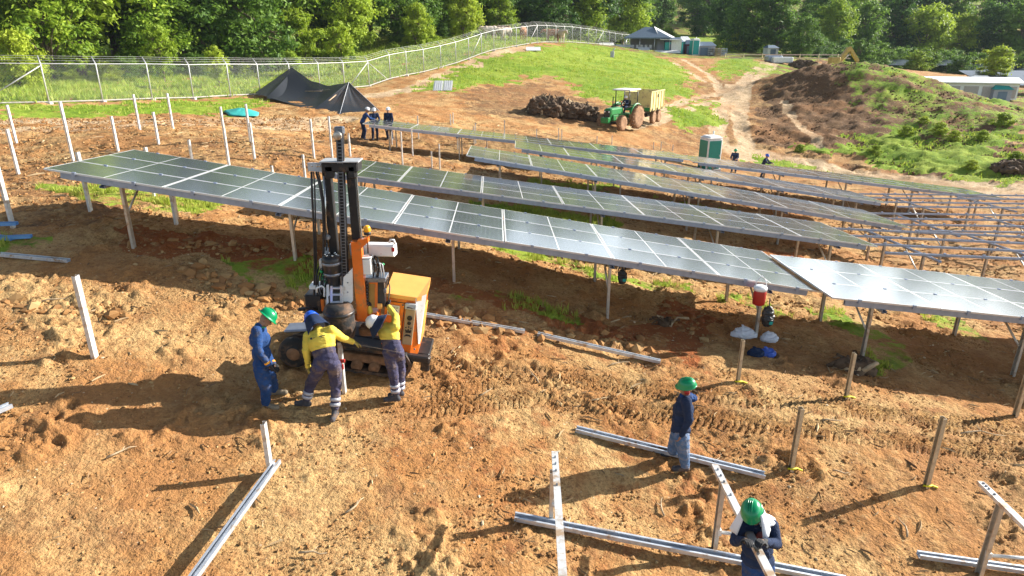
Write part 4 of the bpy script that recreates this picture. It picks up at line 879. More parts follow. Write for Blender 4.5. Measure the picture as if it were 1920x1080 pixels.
    if len(top)==1: clothes(j,'jacket',M[top[0]])
    else:   # two-tone shirt: yoke over a darker lower panel
        lo=MB(); lo.ell(pel+tor*.03,(.180*g,.132*g,.13),Mt); lo.ell(belly,(.168*g,.128*g,.15),Mt); clothes(lo,'shirt_hem',M[top[1]])
        u=MB(); u.ell(chest,(.194*g,.139*g,.165),Mt); u.ell(pel+(mid-pel)*.50,(.178*g,.134*g,.07),Mt); u.cap(K['shL']-sh*.02,K['shR']+sh*.02,.074,.074); u.cap(mid,nk-up*.015,.085,.068)
        for s_ in 'LR':
            S,E,Wr=K['sh'+s_],K['el'+s_],K['wr'+s_]; u.cap(S,E,.071*g,.057*g); u.cap(E,E+(Wr-E)*.95,.056*g,.045)
        clothes(u,'shirt',M[top[0]])
    l=MB(); l.ell(pel,(hips*1.05*g,.125*g,.13),Mt)
    for s_ in 'LR':
        H,Kn,An=K['hip'+s_],K['kn'+s_],K['ank'+s_]; l.cap(H,Kn,.104*g,.078*g); l.cap(Kn,An+(Kn-An)*.08,.077*g,.068)
    clothes(l,'trousers',M[legs],.010)
    for s_ in 'LR':
        An,To=K['ank'+s_],K['toe'+s_]; d=To-An; d.z=0; d=d.normalized() if d.length>.02 else Vector((0,1,0)); z0=min(To.z,An.z-.06)
        o=MB(); o.cap(An+Vector((0,0,.06)),An-d*.0+Vector((0,0,-.03)),.056,.054); a0=Vector((An.x,An.y,z0+.015))-d*.03; o.cap(a0,a0+d*.20,.048,.045); o.cap(Vector((An.x,An.y,An.z-.03)),a0+d*.14+Vector((0,0,.01)),.05,.045); bake(o,'boot',M[shoe],t,.009 if fine else .014,1)
        if hs=='refl' or (len(top)>1):
            H=K['kn'+s_]; q=(H-An); 
            for k in (.18,.40): m_=MB(); p=An+q*k; m_.tube([p-q.normalized()*.025,p+q.normalized()*.025],.083,14); m_.build('reflective_band',M['refl'],t)
    if glove:
        for i,s_ in enumerate('LR'):
            o=MB(); q=(K['wr'+s_]-K['el'+s_]).normalized(); o.cap(K['wr'+s_]-q*.05,K['wr'+s_]+q*.01,.043,.036)
            hand(o,K['wr'+s_],q,palms[i],1.12,curl[i],1 if s_=='R' else -1,1.2); bake(o,'glove',M[glove],t,.006 if fine else .013,1)
    # hard hat with brim and crown ridge
    hm=thing_part('hard_hat',t)
    hc=hd+up*.055-f*.008; bw=.150 if hs=='brim' else .130; prof=[(bw,-.012),(bw+.002,-.004),(.126,.004),(.122,.02),(.116,.055),(.098,.09),(.066,.112),(.030,.122),(.001,.124)]
    o=MB(); x=sx; n=24; v=[];fc=[]
    for r,h in prof:
        for k in range(n):
            a=2*math.pi*k/n; e=1.12 if r<.127 else (1.12+(.22 if hs=='peak' else .06)*max(0,math.sin(a))); v.append(hc+up*(h-(.012*math.sin(a) if r>.1265 else 0))+sx*math.cos(a)*r*.93+f*math.sin(a)*r*e)
    for i in range(len(prof)-1):
        for k in range(n): q=(k+1)%n; fc.append((i*n+k,i*n+q,(i+1)*n+q,(i+1)*n+k))
    fc.append(tuple(range(n-1,-1,-1)))
    o.raw(v,fc,True); hh=o.build('hard_hat',M[hat],t)
    o=MB(); 
    for e in (-.022,0,.022): o.tube([hc+sx*e+f*(.115*math.cos(a))+up*(.035+.095*math.sin(a)) for a in [math.pi*k/10 for k in range(11)]],.006,5)
    o.build('ridge',M[hat],hh)
    return t,K,dict(hd=hd,f=f,up=up,sx=sx,Mh=Mh,mid=mid,tor=tor,Mt=Mt,nk=nk,chest=chest,fr=fr)
def thing_part(n,t): return None
def cloth_sheet(name,m,parent,pts_fn,nu=14,nv=10,th=.006,label=None):
    v=[pts_fn(i/(nu-1),j/(nv-1)) for j in range(nv) for i in range(nu)]; f=[(j*nu+i,j*nu+i+1,(j+1)*nu+i+1,(j+1)*nu+i) for j in range(nv-1) for i in range(nu-1)]
    o=MB(); o.raw(v,f,True); r=o.build(name,m,parent,label); s=r.modifiers.new('solid','SOLIDIFY'); s.thickness=th; return r
def neck_flap(t,G,m,w=1.15,ln=.26,spread=1.25,full=False):
    hd,f,up,sx=G['hd'],G['f'],G['up'],G['sx']
    def fn(u,v_):
        a=(u-.5)*(math.pi*w)-math.pi/2; r=.112+(.05*spread)*v_+.012*math.sin(u*17)*v_
        return hd+up*(.06-ln*v_)+sx*math.cos(a)*r+f*math.sin(a)*(r*1.1)
    return cloth_sheet('neck_flap',M[m],t,fn,22,8)
# man in the blue coverall, side-on, hands at his waist
t,K,G=person('person in blue coverall and green hard hat standing side-on left of the machine',
 dict(head=(498,599,.05),neck=(488,611,.0),shR=(481,620,-.12),shL=(490,616,.22),elR=(484,657,-.17),elL=(497,654,.2),wrR=(504,684,-.16),wrL=(513,683,.05),pel=(493,686,.03),hipR=(490,692,-.07),hipL=(499,690,.13),knR=(499,730,-.06),knL=(510,716,.32),ankR=(499,764,.0),ankL=(516,739,.42),toeR=(520,771,.0),toeL=(533,744,.42)),
 9.22,(.95,.1,-.5),('bluecov',),'bluecov','hgreen',shoe='boot',glove='glove',palms=((0,-.6,1),(0,.6,1)),girth=1.18,hs='brim',group=None)
m_=MB(); m_.tube([G['nk']+G['up']*.01+Vector((math.cos(a)*.075,math.sin(a)*.075,.02*math.cos(a)*-1)) for a in [k*2*math.pi/14 for k in range(15)]],.012,6); m_.build('collar',M['hgreen'],t)
m_=MB()
for s_ in 'RL': q=(K['wr'+s_]-K['el'+s_]).normalized(); m_.tube([K['wr'+s_]-q*.055,K['wr'+s_]-q*.025],.048,12)
m_.build('glove_cuff',M['amber'],t)
# man in the yellow and slate shirt seen from behind
t,K,G=person('person in yellow workshirt and blue hard hat seen from behind, reaching to the post',
 dict(head=(588,603,.40),neck=(597,617,.28),shL=(578,630,.22),shR=(621,619,.24),elL=(574,658,.12),wrL=(578,688,.10),elR=(642,634,.42),wrR=(662,641,.55),pel=(612,678,.02),hipL=(599,686,.0),hipR=(626,685,.02),knL=(584,717,.22),knR=(630,721,.12),ankL=(574,744,.18),ankR=(628,766,.0),toeL=(556,746,.20),toeR=(626,778,-.08)),
 9.18,(-.25,.8,-.5),('yellow','purple'),'purple','hblue',shoe='bootd',glove='gloveg',palms=((1,.3,0),(0,.2,-1)),curl=(.5,.25),girth=1.13)
neck_flap(t,G,'navy',1.2,.27,1.1)
for s_ in (1,-1): m_=MB(); m_.lathe(G['hd']+G['sx']*s_*.085,[(.018,0),(.042,.0),(.045,.02),(.036,.04)],14,G['sx']*s_); m_.build('ear_defender',M['amber'],t)
m_=MB(); c=G['chest']-G['fr']*0; Mt=G['Mt']
# small printed lines on the back of the shirt
back=Vector((0,-1,0)); 
for dx,dz,w_,h_ in [(-.10,.055,.03,.03),(.03,.055,.19,.014),(.03,.030,.17,.007)]: m_.box(G['chest']+Mt@Vector((dx,0,dz))+(-1 if (Mt@Vector((0,1,0))).y>0 else 1)*(Mt@Vector((0,1,0)))*.142,(w_,.006,h_),Mt)
m_.build('back_print',M['navy'],t)
# man bending over the controls
t,K,G=person('person in yellow workshirt and white hard hat leaning over the control levers',
 dict(head=(706,608,.22),neck=(719,615,.22),shL=(710,614,.42),shR=(741,613,.14),elL=(697,600,.58),wrL=(692,576,.62),elR=(742,594,.36),wrR=(729,575,.60),pel=(737,655,.02),hipL=(730,662,.0),hipR=(745,660,.04),knL=(737,697,.0),knR=(751,694,.18),ankL=(742,733,.0),ankR=(750,733,.16),toeL=(724,742,-.02),toeR=(735,741,.12)),
 9.72,(-.6,.6,-.6),('yellow','purple'),'purple','hwhite',shoe='bootd',glove='glove',palms=((0,1,0),(0,1,0)),curl=(.9,.9),girth=1.13)
neck_flap(t,G,'navy',1.95,.13,2.2)
# man walking at the right
t,K,G=person('person in navy jacket, jeans and green hard hat standing behind the long channel',
 dict(head=(1287,728,.02),neck=(1287,743,.04),shL=(1287,753,-.15),shR=(1279,750,.20),elL=(1292,787,-.2),wrL=(1278,817,-.18),elR=(1268,783,.24),wrR=(1262,815,.22),pel=(1276,810,.02),hipL=(1278,818,-.09),hipR=(1272,815,.12),knL=(1282,853,-.08),knR=(1262,843,.16),ankL=(1284,884,-.02),ankR=(1259,869,.28),toeL=(1262,893,-.02),toeR=(1238,871,.28)),
 8.80,(-1,.1,.30),('navy',),'jean','hgreen',shoe='bootd',palms=((-.6,1,0),(-.6,-1,0)),curl=(.7,.7),hs='peak',girth=1.2)
o=MB(); o.ell(G['nk']+G['up']*.0-G['f']*.01,(.115,.12,.05)); o.ell(G['nk']-G['f']*.08-Vector((0,0,.03)),(.09,.08,.06)); bake(o,'hood',M['bluecov'],t,.010,1,.012,14)
for s_ in (1,-1): m_=MB(); m_.lathe(G['hd']+G['sx']*s_*.085,[(.018,0),(.040,.0),(.042,.02),(.034,.035)],14,G['sx']*s_); m_.build('ear_defender',M['red'],t)
# man with the white towel, facing the camera, both hands on the rafter
t,K,G=person('person in navy shirt and white towel gripping the sloping rafter with black gloves',
 dict(head=(1411,964,.0),neck=(1416,979,.06),shR=(1390,985,.06),shL=(1446,985,.06),elR=(1378,1014,-.03),wrR=(1396,1014,-.24),elL=(1456,1020,-.05),wrL=(1432,1016,-.28),pel=(1421,1050,.12),hipR=(1409,1060,.12),hipL=(1434,1062,.12),knR=(1408,1122,.02),knL=(1436,1126,.05),ankR=(1406,1178,.1),ankL=(1437,1182,.12),toeR=(1396,1196,-.08),toeL=(1440,1200,-.08)),
 6.05,(-.25,-1,-1.0),('navy',),'bluecov','hgreen',glove='glove',palms=((0,0,-1),(0,0,-1)),curl=(.8,.8),girth=1.12)
def towel(u,v_):
    a=(u-.5)*math.pi*1.55+math.pi/2; r=.112+.05*v_+.008*math.sin(u*31)*v_; z=.055-.17*v_-.10*v_*v_
    return G['hd']+Vector((0,0,z))-Vector(G['f']).normalized()*0+G['sx']*math.cos(a+math.pi)*r*1.0*(1+.30*v_)-Vector((G['f'].x,G['f'].y,0)).normalized()*math.sin(a)*r
cloth_sheet('towel',M['cloth'],t,towel,30,10,.006)
m_=MB(); m_.ell(K['shL']*.55+K['shR']*.45+Vector((.07,.02,.055)),(.14,.11,.035)); bake(m_,'shoulder_cloth',M['cloth'],t,.01,1,.012,12)
m_=MB(); m_.ell(G['chest']+Vector((-.02,-.125,.06)),(.06,.03,.10)); bake(m_,'undershirt',M['maroon'],t,.01,1)
# simple standing figures farther off, same builder at coarser grain
def stand(px,py,H,facing,label,top,legs,hat,group,arms='down',D=None,lean=0,shoe='bootd',sit=False):
    q=at(px,py) if D is None else pv(px,py,D); 
    if D is not None and not sit: q.z=gz(q.x,q.y)
    a=math.atan2(facing[1],facing[0])-math.pi/2; c,s=math.cos(a),math.sin(a); k=H/1.75
    def w(x,y,z): return q+Vector((x*c-y*s,x*s+y*c,z))*k
    ln=lean; J=dict(pel=w(0,-ln*.2,.93),neck=w(0,ln*1.0,1.47-ln*.25),head=w(0,ln*1.25,1.61-ln*.3),shR=w(.19,ln*.9,1.42-ln*.25),shL=w(-.19,ln*.9,1.42-ln*.25),hipR=w(.09,-ln*.2,.90),hipL=w(-.09,-ln*.2,.90),knR=w(.12,.08,.50),knL=w(-.12,.02,.50),ankR=w(.13,-.02,.10),ankL=w(-.13,-.1,.10),toeR=w(.15,.13,.05),toeL=w(-.15,.05,.05))
    if arms=='down': J.update(elR=w(.25,ln*.8,1.13),elL=w(-.25,ln*.8,1.13),wrR=w(.24,.12+ln,.88),wrL=w(-.24,.12+ln,.88))
    else: J.update(elR=w(.25,.15+ln,1.16),elL=w(-.25,.15+ln,1.16),wrR=w(.17,.42+ln,1.10),wrL=w(-.17,.42+ln,1.10))
    if sit: J.update(hipR=w(.10,0,.90),hipL=w(-.10,0,.90),knR=w(.14,.42,.92),knL=w(-.14,.42,.92),ankR=w(.14,.5,.52),ankL=w(-.14,.5,.52),toeR=w(.14,.65,.48),toeL=w(-.14,.65,.48))
    fv=Vector((facing[0],facing[1],-.35)); return person(label,None,0,fv,(top,),legs,hat,shoe=shoe,vox=.018,fine=False,group=group,world=J,palms=((0,0,-1),(0,0,-1)))
GP='men in white hard hats at the end of the farthest left table'
stand(683,262,1.72,(1,.3),'person in dark blue leaning in at the very left end of the far table','bluecov','navy','hwhite',GP,'fwd',lean=.22)
stand(704,263,1.72,(.4,-1),'person standing in the middle of the three men at the far table','navy','navy','hwhite',GP,'fwd',lean=.1)
stand(731,263,1.72,(-.3,-1),'person in a dark jacket standing right of the other two at the far table','navy','navy','hwhite',GP,'down')
stand(1375,324,1.65,(-.5,-1),'person in a dark green hard hat walking behind the far right table beside the toilet','navy','navy','hgreen','workers behind the far right table','fwd',lean=.1)
stand(1428,333,1.6,(.8,-.6),'person in a bright blue hard hat behind the far right table','navy','navy','hblue','workers behind the far right table','fwd',lean=.15)
# ------------------------------------------------------------------ tracked pile driving machine
q0=at(668,696); q0=ground(q0.x,10.95); TL=R(9)
mc=thing('pile_driving_machine','orange tracked pile driving machine with a tall black mast and chain','machine',q0,None,(0,TL,0))
MI=(Matrix.Translation(q0)@Matrix.Rotation(TL,4,'Y')).inverted(); MR=Matrix.Rotation(-TL,3,'Y')
def lp(px,py,D): return MI@pv(px,py,D)
def lw(p): return MI@Vector(p)
# crawler tracks
def track(y,w=.30,parent=mc,L_=1.72,r=.23,x0=-.12):
    m_=MB(); n=44; out=[]
    for k in range(n):
        s=k/n*(2*L_+2*math.pi*r)
        if s<L_: p=(x0-L_/2+s,0); 
        elif s<L_+math.pi*r: a=(s-L_)/r; p=(x0+L_/2+math.sin(a)*r,r-math.cos(a)*r)
        elif s<2*L_+math.pi*r: p=(x0+L_/2-(s-L_-math.pi*r),2*r)
        else: a=(s-2*L_-math.pi*r)/r; p=(x0-L_/2-math.sin(a)*r,r+math.cos(a)*r)
        out.append(p)
    v=[];f=[]
    for k,(x,z) in enumerate(out):
        lug=.022 if k%2 else 0; cx=min(max(x,x0-L_/2),x0+L_/2); d=Vector((x-cx,0,z-r)); d=d.normalized() if d.length>0 else Vector((0,0,1))
        for yy,rr in ((-w/2,0),(w/2,0)): v.append(Vector((x,y+yy,z+.02))+d*lug)
        for yy in (-w/2,w/2): v.append(Vector((x,y+yy,z+.02))-d*.045)
    for k in range(n):
        j=(k+1)%n; a,b=4*k,4*j; f+=[(a,a+1,b+1,b),(a+2,b+2,b+3,a+3),(a,b,b+2,a+2),(a+1,a+3,b+3,b+1)]
    m_.raw(v,f); o=m_.build('crawler_track',M['rubber'],parent)
    for x in (-L_/2,-.45,-.15,.15,.45,L_/2):
        big=abs(x)>.7; rr=.185 if big else .10; m2=MB(); m2.lathe((x0+x,y-w*.42,r if big else .13),[(.03,-.02),(rr*.45,-.02),(rr*.5,0),(rr,0),(rr,w*.8),(.03,w*.8)],18,(0,1,0)); m2.build('roller',M['mud'] if not big else M['rubber'],o)
    m3=MB(); m3.box((x0,y,r+.03),(L_*.95,w*.55,.16),None,.02); m3.build('track_frame',M['mud'],o)
track(-.42); track(.48)
m_=MB(); m_.lathe((-1.02,-.66,.27),[(.05,-.05),(.13,-.05),(.14,-.02),(.20,-.03),(.265,-.01),(.275,.05),(.275,.13),(.2,.17),(.05,.17)],26,(0,1,0)); o=m_.build('front_wheel',M['rubber'],mc); m_=MB(); m_.lathe((-1.02,-.72,.27),[(.02,-.01),(.09,-.01),(.12,.015),(.12,.05)],20,(0,1,0)); m_.build('hub',M['mud'],o)
m_=MB(); m_.box((-.05,.03,.50),(1.7,.62,.14),None,.03); m_.box((-.1,.03,.36),(1.3,.5,.2),None,.03); m_.box((.2,-.42,.53),(.9,.42,.05),None,.01); m_.build('chassis',M['black'],mc)
m_=MB(); m_.box((-1.02,-.35,.62),(.48,.34,.05),Matrix.Rotation(R(-12),3,'Y'),.02); m_.build('mudguard',M['galvb'],mc)
# engine cover
ex,ey,ez=.86,.04,.50
def wedge(x0,x1,y0,y1,z0,z1,c,back=.0):
    v=[(x0,y0,z0),(x1-c,y0,z0),(x1,y0+c*.8,z0),(x1,y1,z0),(x0,y1,z0)]; w=[(x0,y0,z1-.1),(x1-c,y0,z1-.1),(x1,y0+c*.8,z1-.06),(x1,y1,z1),(x0,y1,z1)]
    return v+w,[(4,3,2,1,0),(5,6,7,8,9),(0,1,6,5),(1,2,7,6),(2,3,8,7),(3,4,9,8),(4,0,5,9)]
v,f=wedge(.40,1.04,-.42,.34,.42,1.58,.13); m_=MB(); m_.raw(v,f); eng=m_.build('engine_cover',M['orange'],mc)
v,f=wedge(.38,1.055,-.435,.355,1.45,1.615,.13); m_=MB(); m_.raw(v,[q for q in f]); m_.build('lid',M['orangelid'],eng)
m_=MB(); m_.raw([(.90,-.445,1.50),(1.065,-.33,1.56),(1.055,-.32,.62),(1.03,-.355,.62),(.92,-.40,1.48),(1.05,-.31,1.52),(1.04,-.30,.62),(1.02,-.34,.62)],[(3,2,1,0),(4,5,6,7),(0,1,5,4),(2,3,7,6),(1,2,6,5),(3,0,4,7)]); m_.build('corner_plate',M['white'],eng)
m_=MB(); m_.box((1.05,.0,.92),(.03,.50,.62),None,.01); m_.build('side_grille',M['orangelid'],eng)  # lit look of this side comes from the paler orange
m_=MB(); m_.box((.55,-.428,1.22),(.20,.012,.19),None); lab=m_.build('safety_label',M['white'],eng)
for dx,dz,c in ((-.055,.055,'red'),(.015,.055,'galvb'),(.06,.055,'galvb'),(-.055,-.04,'chain'),(.04,-.01,'hblue')):
    m_=MB()
    if c in('red','hblue'): m_.lathe((.55+dx,-.437,1.22+dz),[(.016,0),(.027,0),(.027,.006),(.016,.006)],14,(0,-1,0),False)
    else: m_.box((.55+dx,-.436,1.22+dz),(.035 if c!='chain' else .07,.006,.035 if c!='chain' else .08))
    m_.build('pictogram',M[c],lab)
m_=MB(); m_.box((.84,-.433,.95),(.17,.03,.66),None,.008); cp=m_.build('control_panel',M['beige'],eng)
for dz,r in ((.18,.045),(.085,.032)): m_=MB(); m_.lathe((.84,-.449,.95+dz),[(r,0),(r,.012),(r*.7,.016),(.002,.016)],16,(0,-1,0)); m_.build('gauge',M['black'],cp)
for k in range(9): m_=MB(); m_.lathe((.795+.045*(k%3),-.449,.95+[0,-.05,-.16][k//3]+(k%3==1)*.015),[(.012,0),(.012,.015),(.002,.018)],8,(0,-1,0)); m_.build('switch',M['black'],cp)
m_=MB(); m_.box((.84,-.452,.875),(.09,.01,.045)); m_.box((.84,-.452,.805),(.08,.01,.03)); m_.build('display',M['black'],cp)
m_=MB(); m_.box((.84,-.46,1.35),(.20,.09,.11),Matrix.Rotation(R(-15),3,'X'),.015); ch=m_.build('handle_box',M['grey'],eng); m_=MB(); m_.tube([(.79,-.51,1.34),(.79,-.55,1.36),(.89,-.55,1.36),(.89,-.51,1.34)],.010,6); m_.build('grab_handle',M['black'],ch)
m_=MB(); m_.box((.87,-.45,.40),(.8,.12,.12),None,.02); m_.box((1.2,-.40,.30),(.16,.1,.3),None,.02); m_.build('rear_bumper',M['black'],mc)
m_=MB(); m_.box((.86,.03,.37),(.78,.7,.12),None,.02); m_.build('engine_tray',M['black'],mc)
for a_,b_ in (((.44,-.428,1.38),(.86,-.428,1.38)),((.44,-.428,.62),(.74,-.428,.62)),((.73,-.428,.62),(.73,-.428,1.36))):
    m_=MB(); m_.tube([a_,b_],.006,4); m_.build('panel_seam',M['black'],eng)
for x_,z_ in ((.46,1.34),(.70,1.34),(.46,.66),(.98,.55)): m_=MB(); m_.lathe((x_,-.424,z_),[(.016,0),(.016,.008),(.003,.012)],8,(0,-1,0)); m_.build('latch_bolt',M['chain'],eng)
# vertical mast group, plumb while the chassis follows the slope
def wbox(name,m,px,py0,py1,D,w,d,parent=mc,bev=.01,px2=None):
    a=pv(px,py1,D); b=Vector((a.x,D,ztop(py0,D))); o=MB(); o.prof(lw(a),lw(b),[(-w/2,-d/2),(w/2,-d/2),(w/2,d/2),(-w/2,d/2)],up=MR@Vector((0,1,0))); return o.build(name,M[m],parent)
DM=10.35
ms=wbox('mast_beam','black',644,306,640,DM+.1,.12,.15)
wbox('mast_beam','black',682,306,600,DM+.1,.125,.15)
# silver edges of the mast beams
wbox('guide_rail','chrome',687,330,560,DM+.05,.02,.05)
c=pv(641,311,DM+.05); m_=MB(); m_.box(lw(c),(.56,.32,.15),MR,.02); m_.box(lw(c)+MR@Vector((-.17,-.1,-.07)),(.14,.12,.2),MR,.02); m_.box(lw(c)+MR@Vector((.18,-.1,-.07)),(.14,.12,.22),MR,.03); hd_=m_.build('mast_head',M['black'],mc)
m_=MB(); m_.box(lw(c)+MR@Vector((0,0,.085)),(.60,.34,.02),MR,.004); m_.build('head_plate',M['grey'],hd_)
c=pv(592,313,DM); m_=MB(); m_.box(lw(c),(.24,.04,.13),MR,.006); bp=m_.build('hose_bracket',M['rail'],mc)
m_=MB()
for k in (-.05,.03,.07): m_.lathe(lw(c)+MR@Vector((k,-.022,.02)),[(.014,0),(.014,.012),(.002,.014)],8,(0,-1,0))
m_.build('bolt',M['chrome'],bp)
# chain in its channel
a=pv(650,585,DM-.05); b=pv(637,247,DM-.05); b.x=a.x-.02*1.0; b=Vector((pv(637,247,DM-.05).x,DM-.05,ztop(247,DM-.05)))
m_=MB(); m_.prof(lw(a),lw(b),[(-.055,-.03),(.055,-.03),(.055,.03),(-.055,.03)],up=MR@Vector((0,1,0))); cg=m_.build('chain_guide',M['black'],mc)
m_=MB(); n=118; d_=(lw(b)-lw(a))
for k in range(n):
    p=lw(a)+d_*(k+.5)/n
    for sx_ in (-.036,.036): m_.box(p+MR@Vector((sx_,-.045,0)),(.014,.022,.026 if k%2 else .032),MR)
    if k%2: m_.box(p+MR@Vector((0,-.048,0)),(.08,.014,.012),MR)
m_.build('chain',M['chain'],cg)
m_=MB(); m_.box(lw(b)+MR@Vector((.0,-.01,.02)),(.15,.10,.12),MR,.02); sp=m_.build('chain_sprocket_cap',M['chain'],mc); m_=MB(); m_.lathe(lw(b)+MR@Vector((-.02,-.06,-.05)),[(.02,0),(.065,0),(.065,.03),(.02,.03)],16,MR@Vector((0,-1,0))); m_.build('sprocket',M['galv'],sp)
# hydraulic cylinder rod and hoses hanging from the bracket
a=pv(613,470,DM); b=pv(608,330,DM); m_=MB(); m_.tube([lw(a),lw(b)],.018,10); m_.build('cylinder_rod',M['chrome'],mc); m_=MB(); m_.tube([lw(pv(613,560,DM)),lw(pv(612,465,DM))],.04,12); m_.box(lw(pv(613,445,DM)),(.10,.08,.08),MR,.02); m_.build('cylinder_barrel',M['grey'],mc)
for pts,r in ([(584,322),(585,360),(588,420),(590,500),(589,560),(592,590)],.018),([(588,322),(590,350),(592,430),(594,520),(596,570)],.012),([(593,322),(600,350),(605,380),(607,430),(606,500),(604,560)],.019),([(597,322),(602,345),(607,372),(610,420),(612,470)],.010):
    m_=MB(); m_.tube([lw(pv(x,y,DM-.08)) for x,y in pts],r,8); m_.build('hydraulic_hose',M['black'],mc)
# hydraulic hammer
hx=pv(629,545,DM-.12); hv=MR@Vector((0,0,1)); h0=lw(pv(631,585,DM-.14)); m_=MB(); m_.lathe(h0,[(.10,0),(.12,.02),(.12,.30),(.10,.33),(.10,.60),(.135,.63),(.14,.80),(.155,.83),(.155,.93),(.13,.97),(.06,.985)],24,hv); hm=m_.build('hydraulic_hammer',M['black'],mc)
m_=MB(); m_.lathe(h0,[(.157,.84),(.162,.85),(.162,.87),(.157,.88)],24,hv,False); m_.lathe(h0,[(.142,.66),(.147,.67),(.147,.69),(.142,.70)],24,hv,False); m_.build('hammer_ring',M['chain'],hm)
m_=MB()
for k in range(6): a_=k*math.pi/3; m_.ell(h0+hv*.985+MR@Vector((math.cos(a_)*.09,math.sin(a_)*.09,.01)),(.018,.018,.018),None,6,5)
m_.build('bolt',M['chrome'],hm)
# white side cheeks and rungs of the hammer carriage
def plate(px0,py0,px1,py1,px2,py2,px3,py3,D,name,m,th=.03,parent=mc):
    P4=[lw(pv(a,b,D+dd)) for a,b,dd in ((px0,py0,0),(px1,py1,.0),(px2,py2,0),(px3,py3,0))]; k=MR@Vector((0,th,0)); m_=MB(); m_.raw([p for p in P4]+[p+k for p in P4],[(0,1,2,3),(7,6,5,4),(0,4,5,1),(1,5,6,2),(2,6,7,3),(3,7,4,0)]); return m_.build(name,M[m],parent)
plate(644,520,660,504,661,565,640,588,DM-.2,'carriage_cheek','white',.05); plate(612,535,622,530,622,590,612,580,DM-.22,'carriage_cheek','white',.05)
m_=MB(); 
for y in (540,552,566,578): m_.box(lw(pv(632,y,DM-.25)),(.20,.05,.035),MR,.01)
for x in (622,640): m_.prof(lw(pv(x,586,DM-.25)),lw(pv(x,536,DM-.25)),[(-.018,-.02),(.018,-.02),(.018,.02),(-.018,.02)],up=(0,1,0))
m_.build('carriage_frame',M['alu'],mc)
for y in (512,530,548,566): m_=MB(); m_.ell(lw(pv(652,y,DM-.21)),(.012,.012,.012),None,6,5); m_.build('bolt',M['chain'],mc)
# black driving bell above the post
bc=lw(pv(640,633,DM-.30)); m_=MB(); m_.lathe(bc,[(.10,-.08),(.16,-.06),(.225,.02),(.245,.14),(.245,.46),(.225,.55),(.17,.60)],30,hv); bell=m_.build('driving_bell',M['rubber'],mc); m_=MB(); m_.lathe(bc,[(.247,.43),(.255,.44),(.255,.48),(.24,.49)],30,hv,False); m_.build('bell_rim',M['black'],bell)
# left hydraulic block
m_=MB(); m_.box(lw(pv(592,565,DM+.05)),(.28,.3,.34),MR,.02); m_.build('valve_box',M['black'],mc)
m_=MB(); m_.box(lw(pv(598,535,DM)),(.27,.22,.07),MR,.01); m_.box(lw(pv(604,497,DM)),(.08,.08,.22),MR,.02); m_.box(lw(pv(608,520,DM-.05)),(.07,.07,.1),MR,.01); m_.build('valve_block',M['white'],mc)
for x,y in ((601,508),(606,515),(603,521),(609,527),(605,493)): m_=MB(); m_.tube([lw(pv(x,y,DM-.12)),lw(pv(x+3,y+3,DM-.15))],.022,8); m_.build('green_coupling',M['green_fit'],mc)
for k in range(5):
    m_=MB(); x=598+k*4; m_.tube([lw(pv(x,500+k*3,DM-.08)),lw(pv(x-6+k,520,DM-.2)),lw(pv(x-5,545,DM-.15)),lw(pv(x+2,560,DM-.05))],.011,6); m_.build('hydraulic_hose',M['black'],mc)
m_=MB(); m_.tube([lw(pv(595,580,DM-.1)),lw(pv(580,576,DM-.25)),lw(pv(566,579,DM-.3))],.016,6); m_.box(lw(pv(566,580,DM-.3)),(.12,.05,.05),MR,.01); m_.build('foot_lever',M['black'],mc)
m_=MB(); m_.tube([lw(pv(594,548,DM-.2)),lw(pv(594,540,DM-.22)),lw(pv(603,536,DM-.22)),lw(pv(608,540,DM-.2)),lw(pv(608,556,DM-.2))],.017,7); m_.build('guard_rail',M['white'],mc)
m_=MB(); m_.box(lw(pv(606,572,DM-.1)),(.06,.06,.22),MR,.01); m_.build('orange_strut',M['orange'],mc)
# orange column with bracket, beacon, arm
wbox('mast_column','orange',681,452,598,DM-.08,.16,.14)
m_=MB(); a=lw(pv(674,455,DM-.1)); v=[MR@Vector(p) for p in ((-.02,-.06,-.09),(-.02,-.06,.05),(.15,-.06,.09),(.15,-.06,.02),(.02,-.06,-.09))]; v=[a+p for p in v]+[a+p+MR@Vector((0,.13,0)) for p in v]; m_.raw(v,[(0,1,2,3,4),(9,8,7,6,5),(0,5,6,1),(1,6,7,2),(2,7,8,3),(3,8,9,4),(4,9,5,0)]); m_.build('column_bracket',M['orange'],mc)
m_=MB(); m_.tube([lw(pv(690,475,DM+.02)),lw(pv(689,440,DM+.02))],.012,8); bs=m_.build('beacon_stem',M['black'],mc); m_=MB(); m_.lathe(lw(pv(689,440,DM+.02)),[(.05,0),(.058,.01),(.058,.045),(.05,.05)],16,hv); m_.build('beacon_base',M['black'],bs); m_=MB(); m_.lathe(lw(pv(689,440,DM+.02)),[(.05,.05),(.056,.06),(.054,.12),(.035,.15),(.002,.155)],16,hv); m_.build('beacon_lens',M['amber'],bs)
a=pv(660,466,DM+.25); b=pv(741,468,DM+.15); m_=MB(); d=[(-.10,-.075),(-.075,-.10),(.075,-.10),(.10,-.075),(.10,.075),(.075,.10),(-.075,.10),(-.10,.075)]; m_.prof(lw(a),lw(b),d,up=MR@Vector((0,0,1))); arm=m_.build('white_arm',M['white'],mc); m_=MB(); m_.box(lw(pv(737,468,DM+.045)),(.05,.012,.07),MR); m_.build('red_marker',M['red'],arm); m_=MB(); m_.tube([lw(pv(730,455,DM+.1)),lw(pv(732,450,DM+.1)),lw(pv(738,450,DM+.1)),lw(pv(741,458,DM+.1))],.02,6); m_.build('lifting_eye',M['white'],arm)
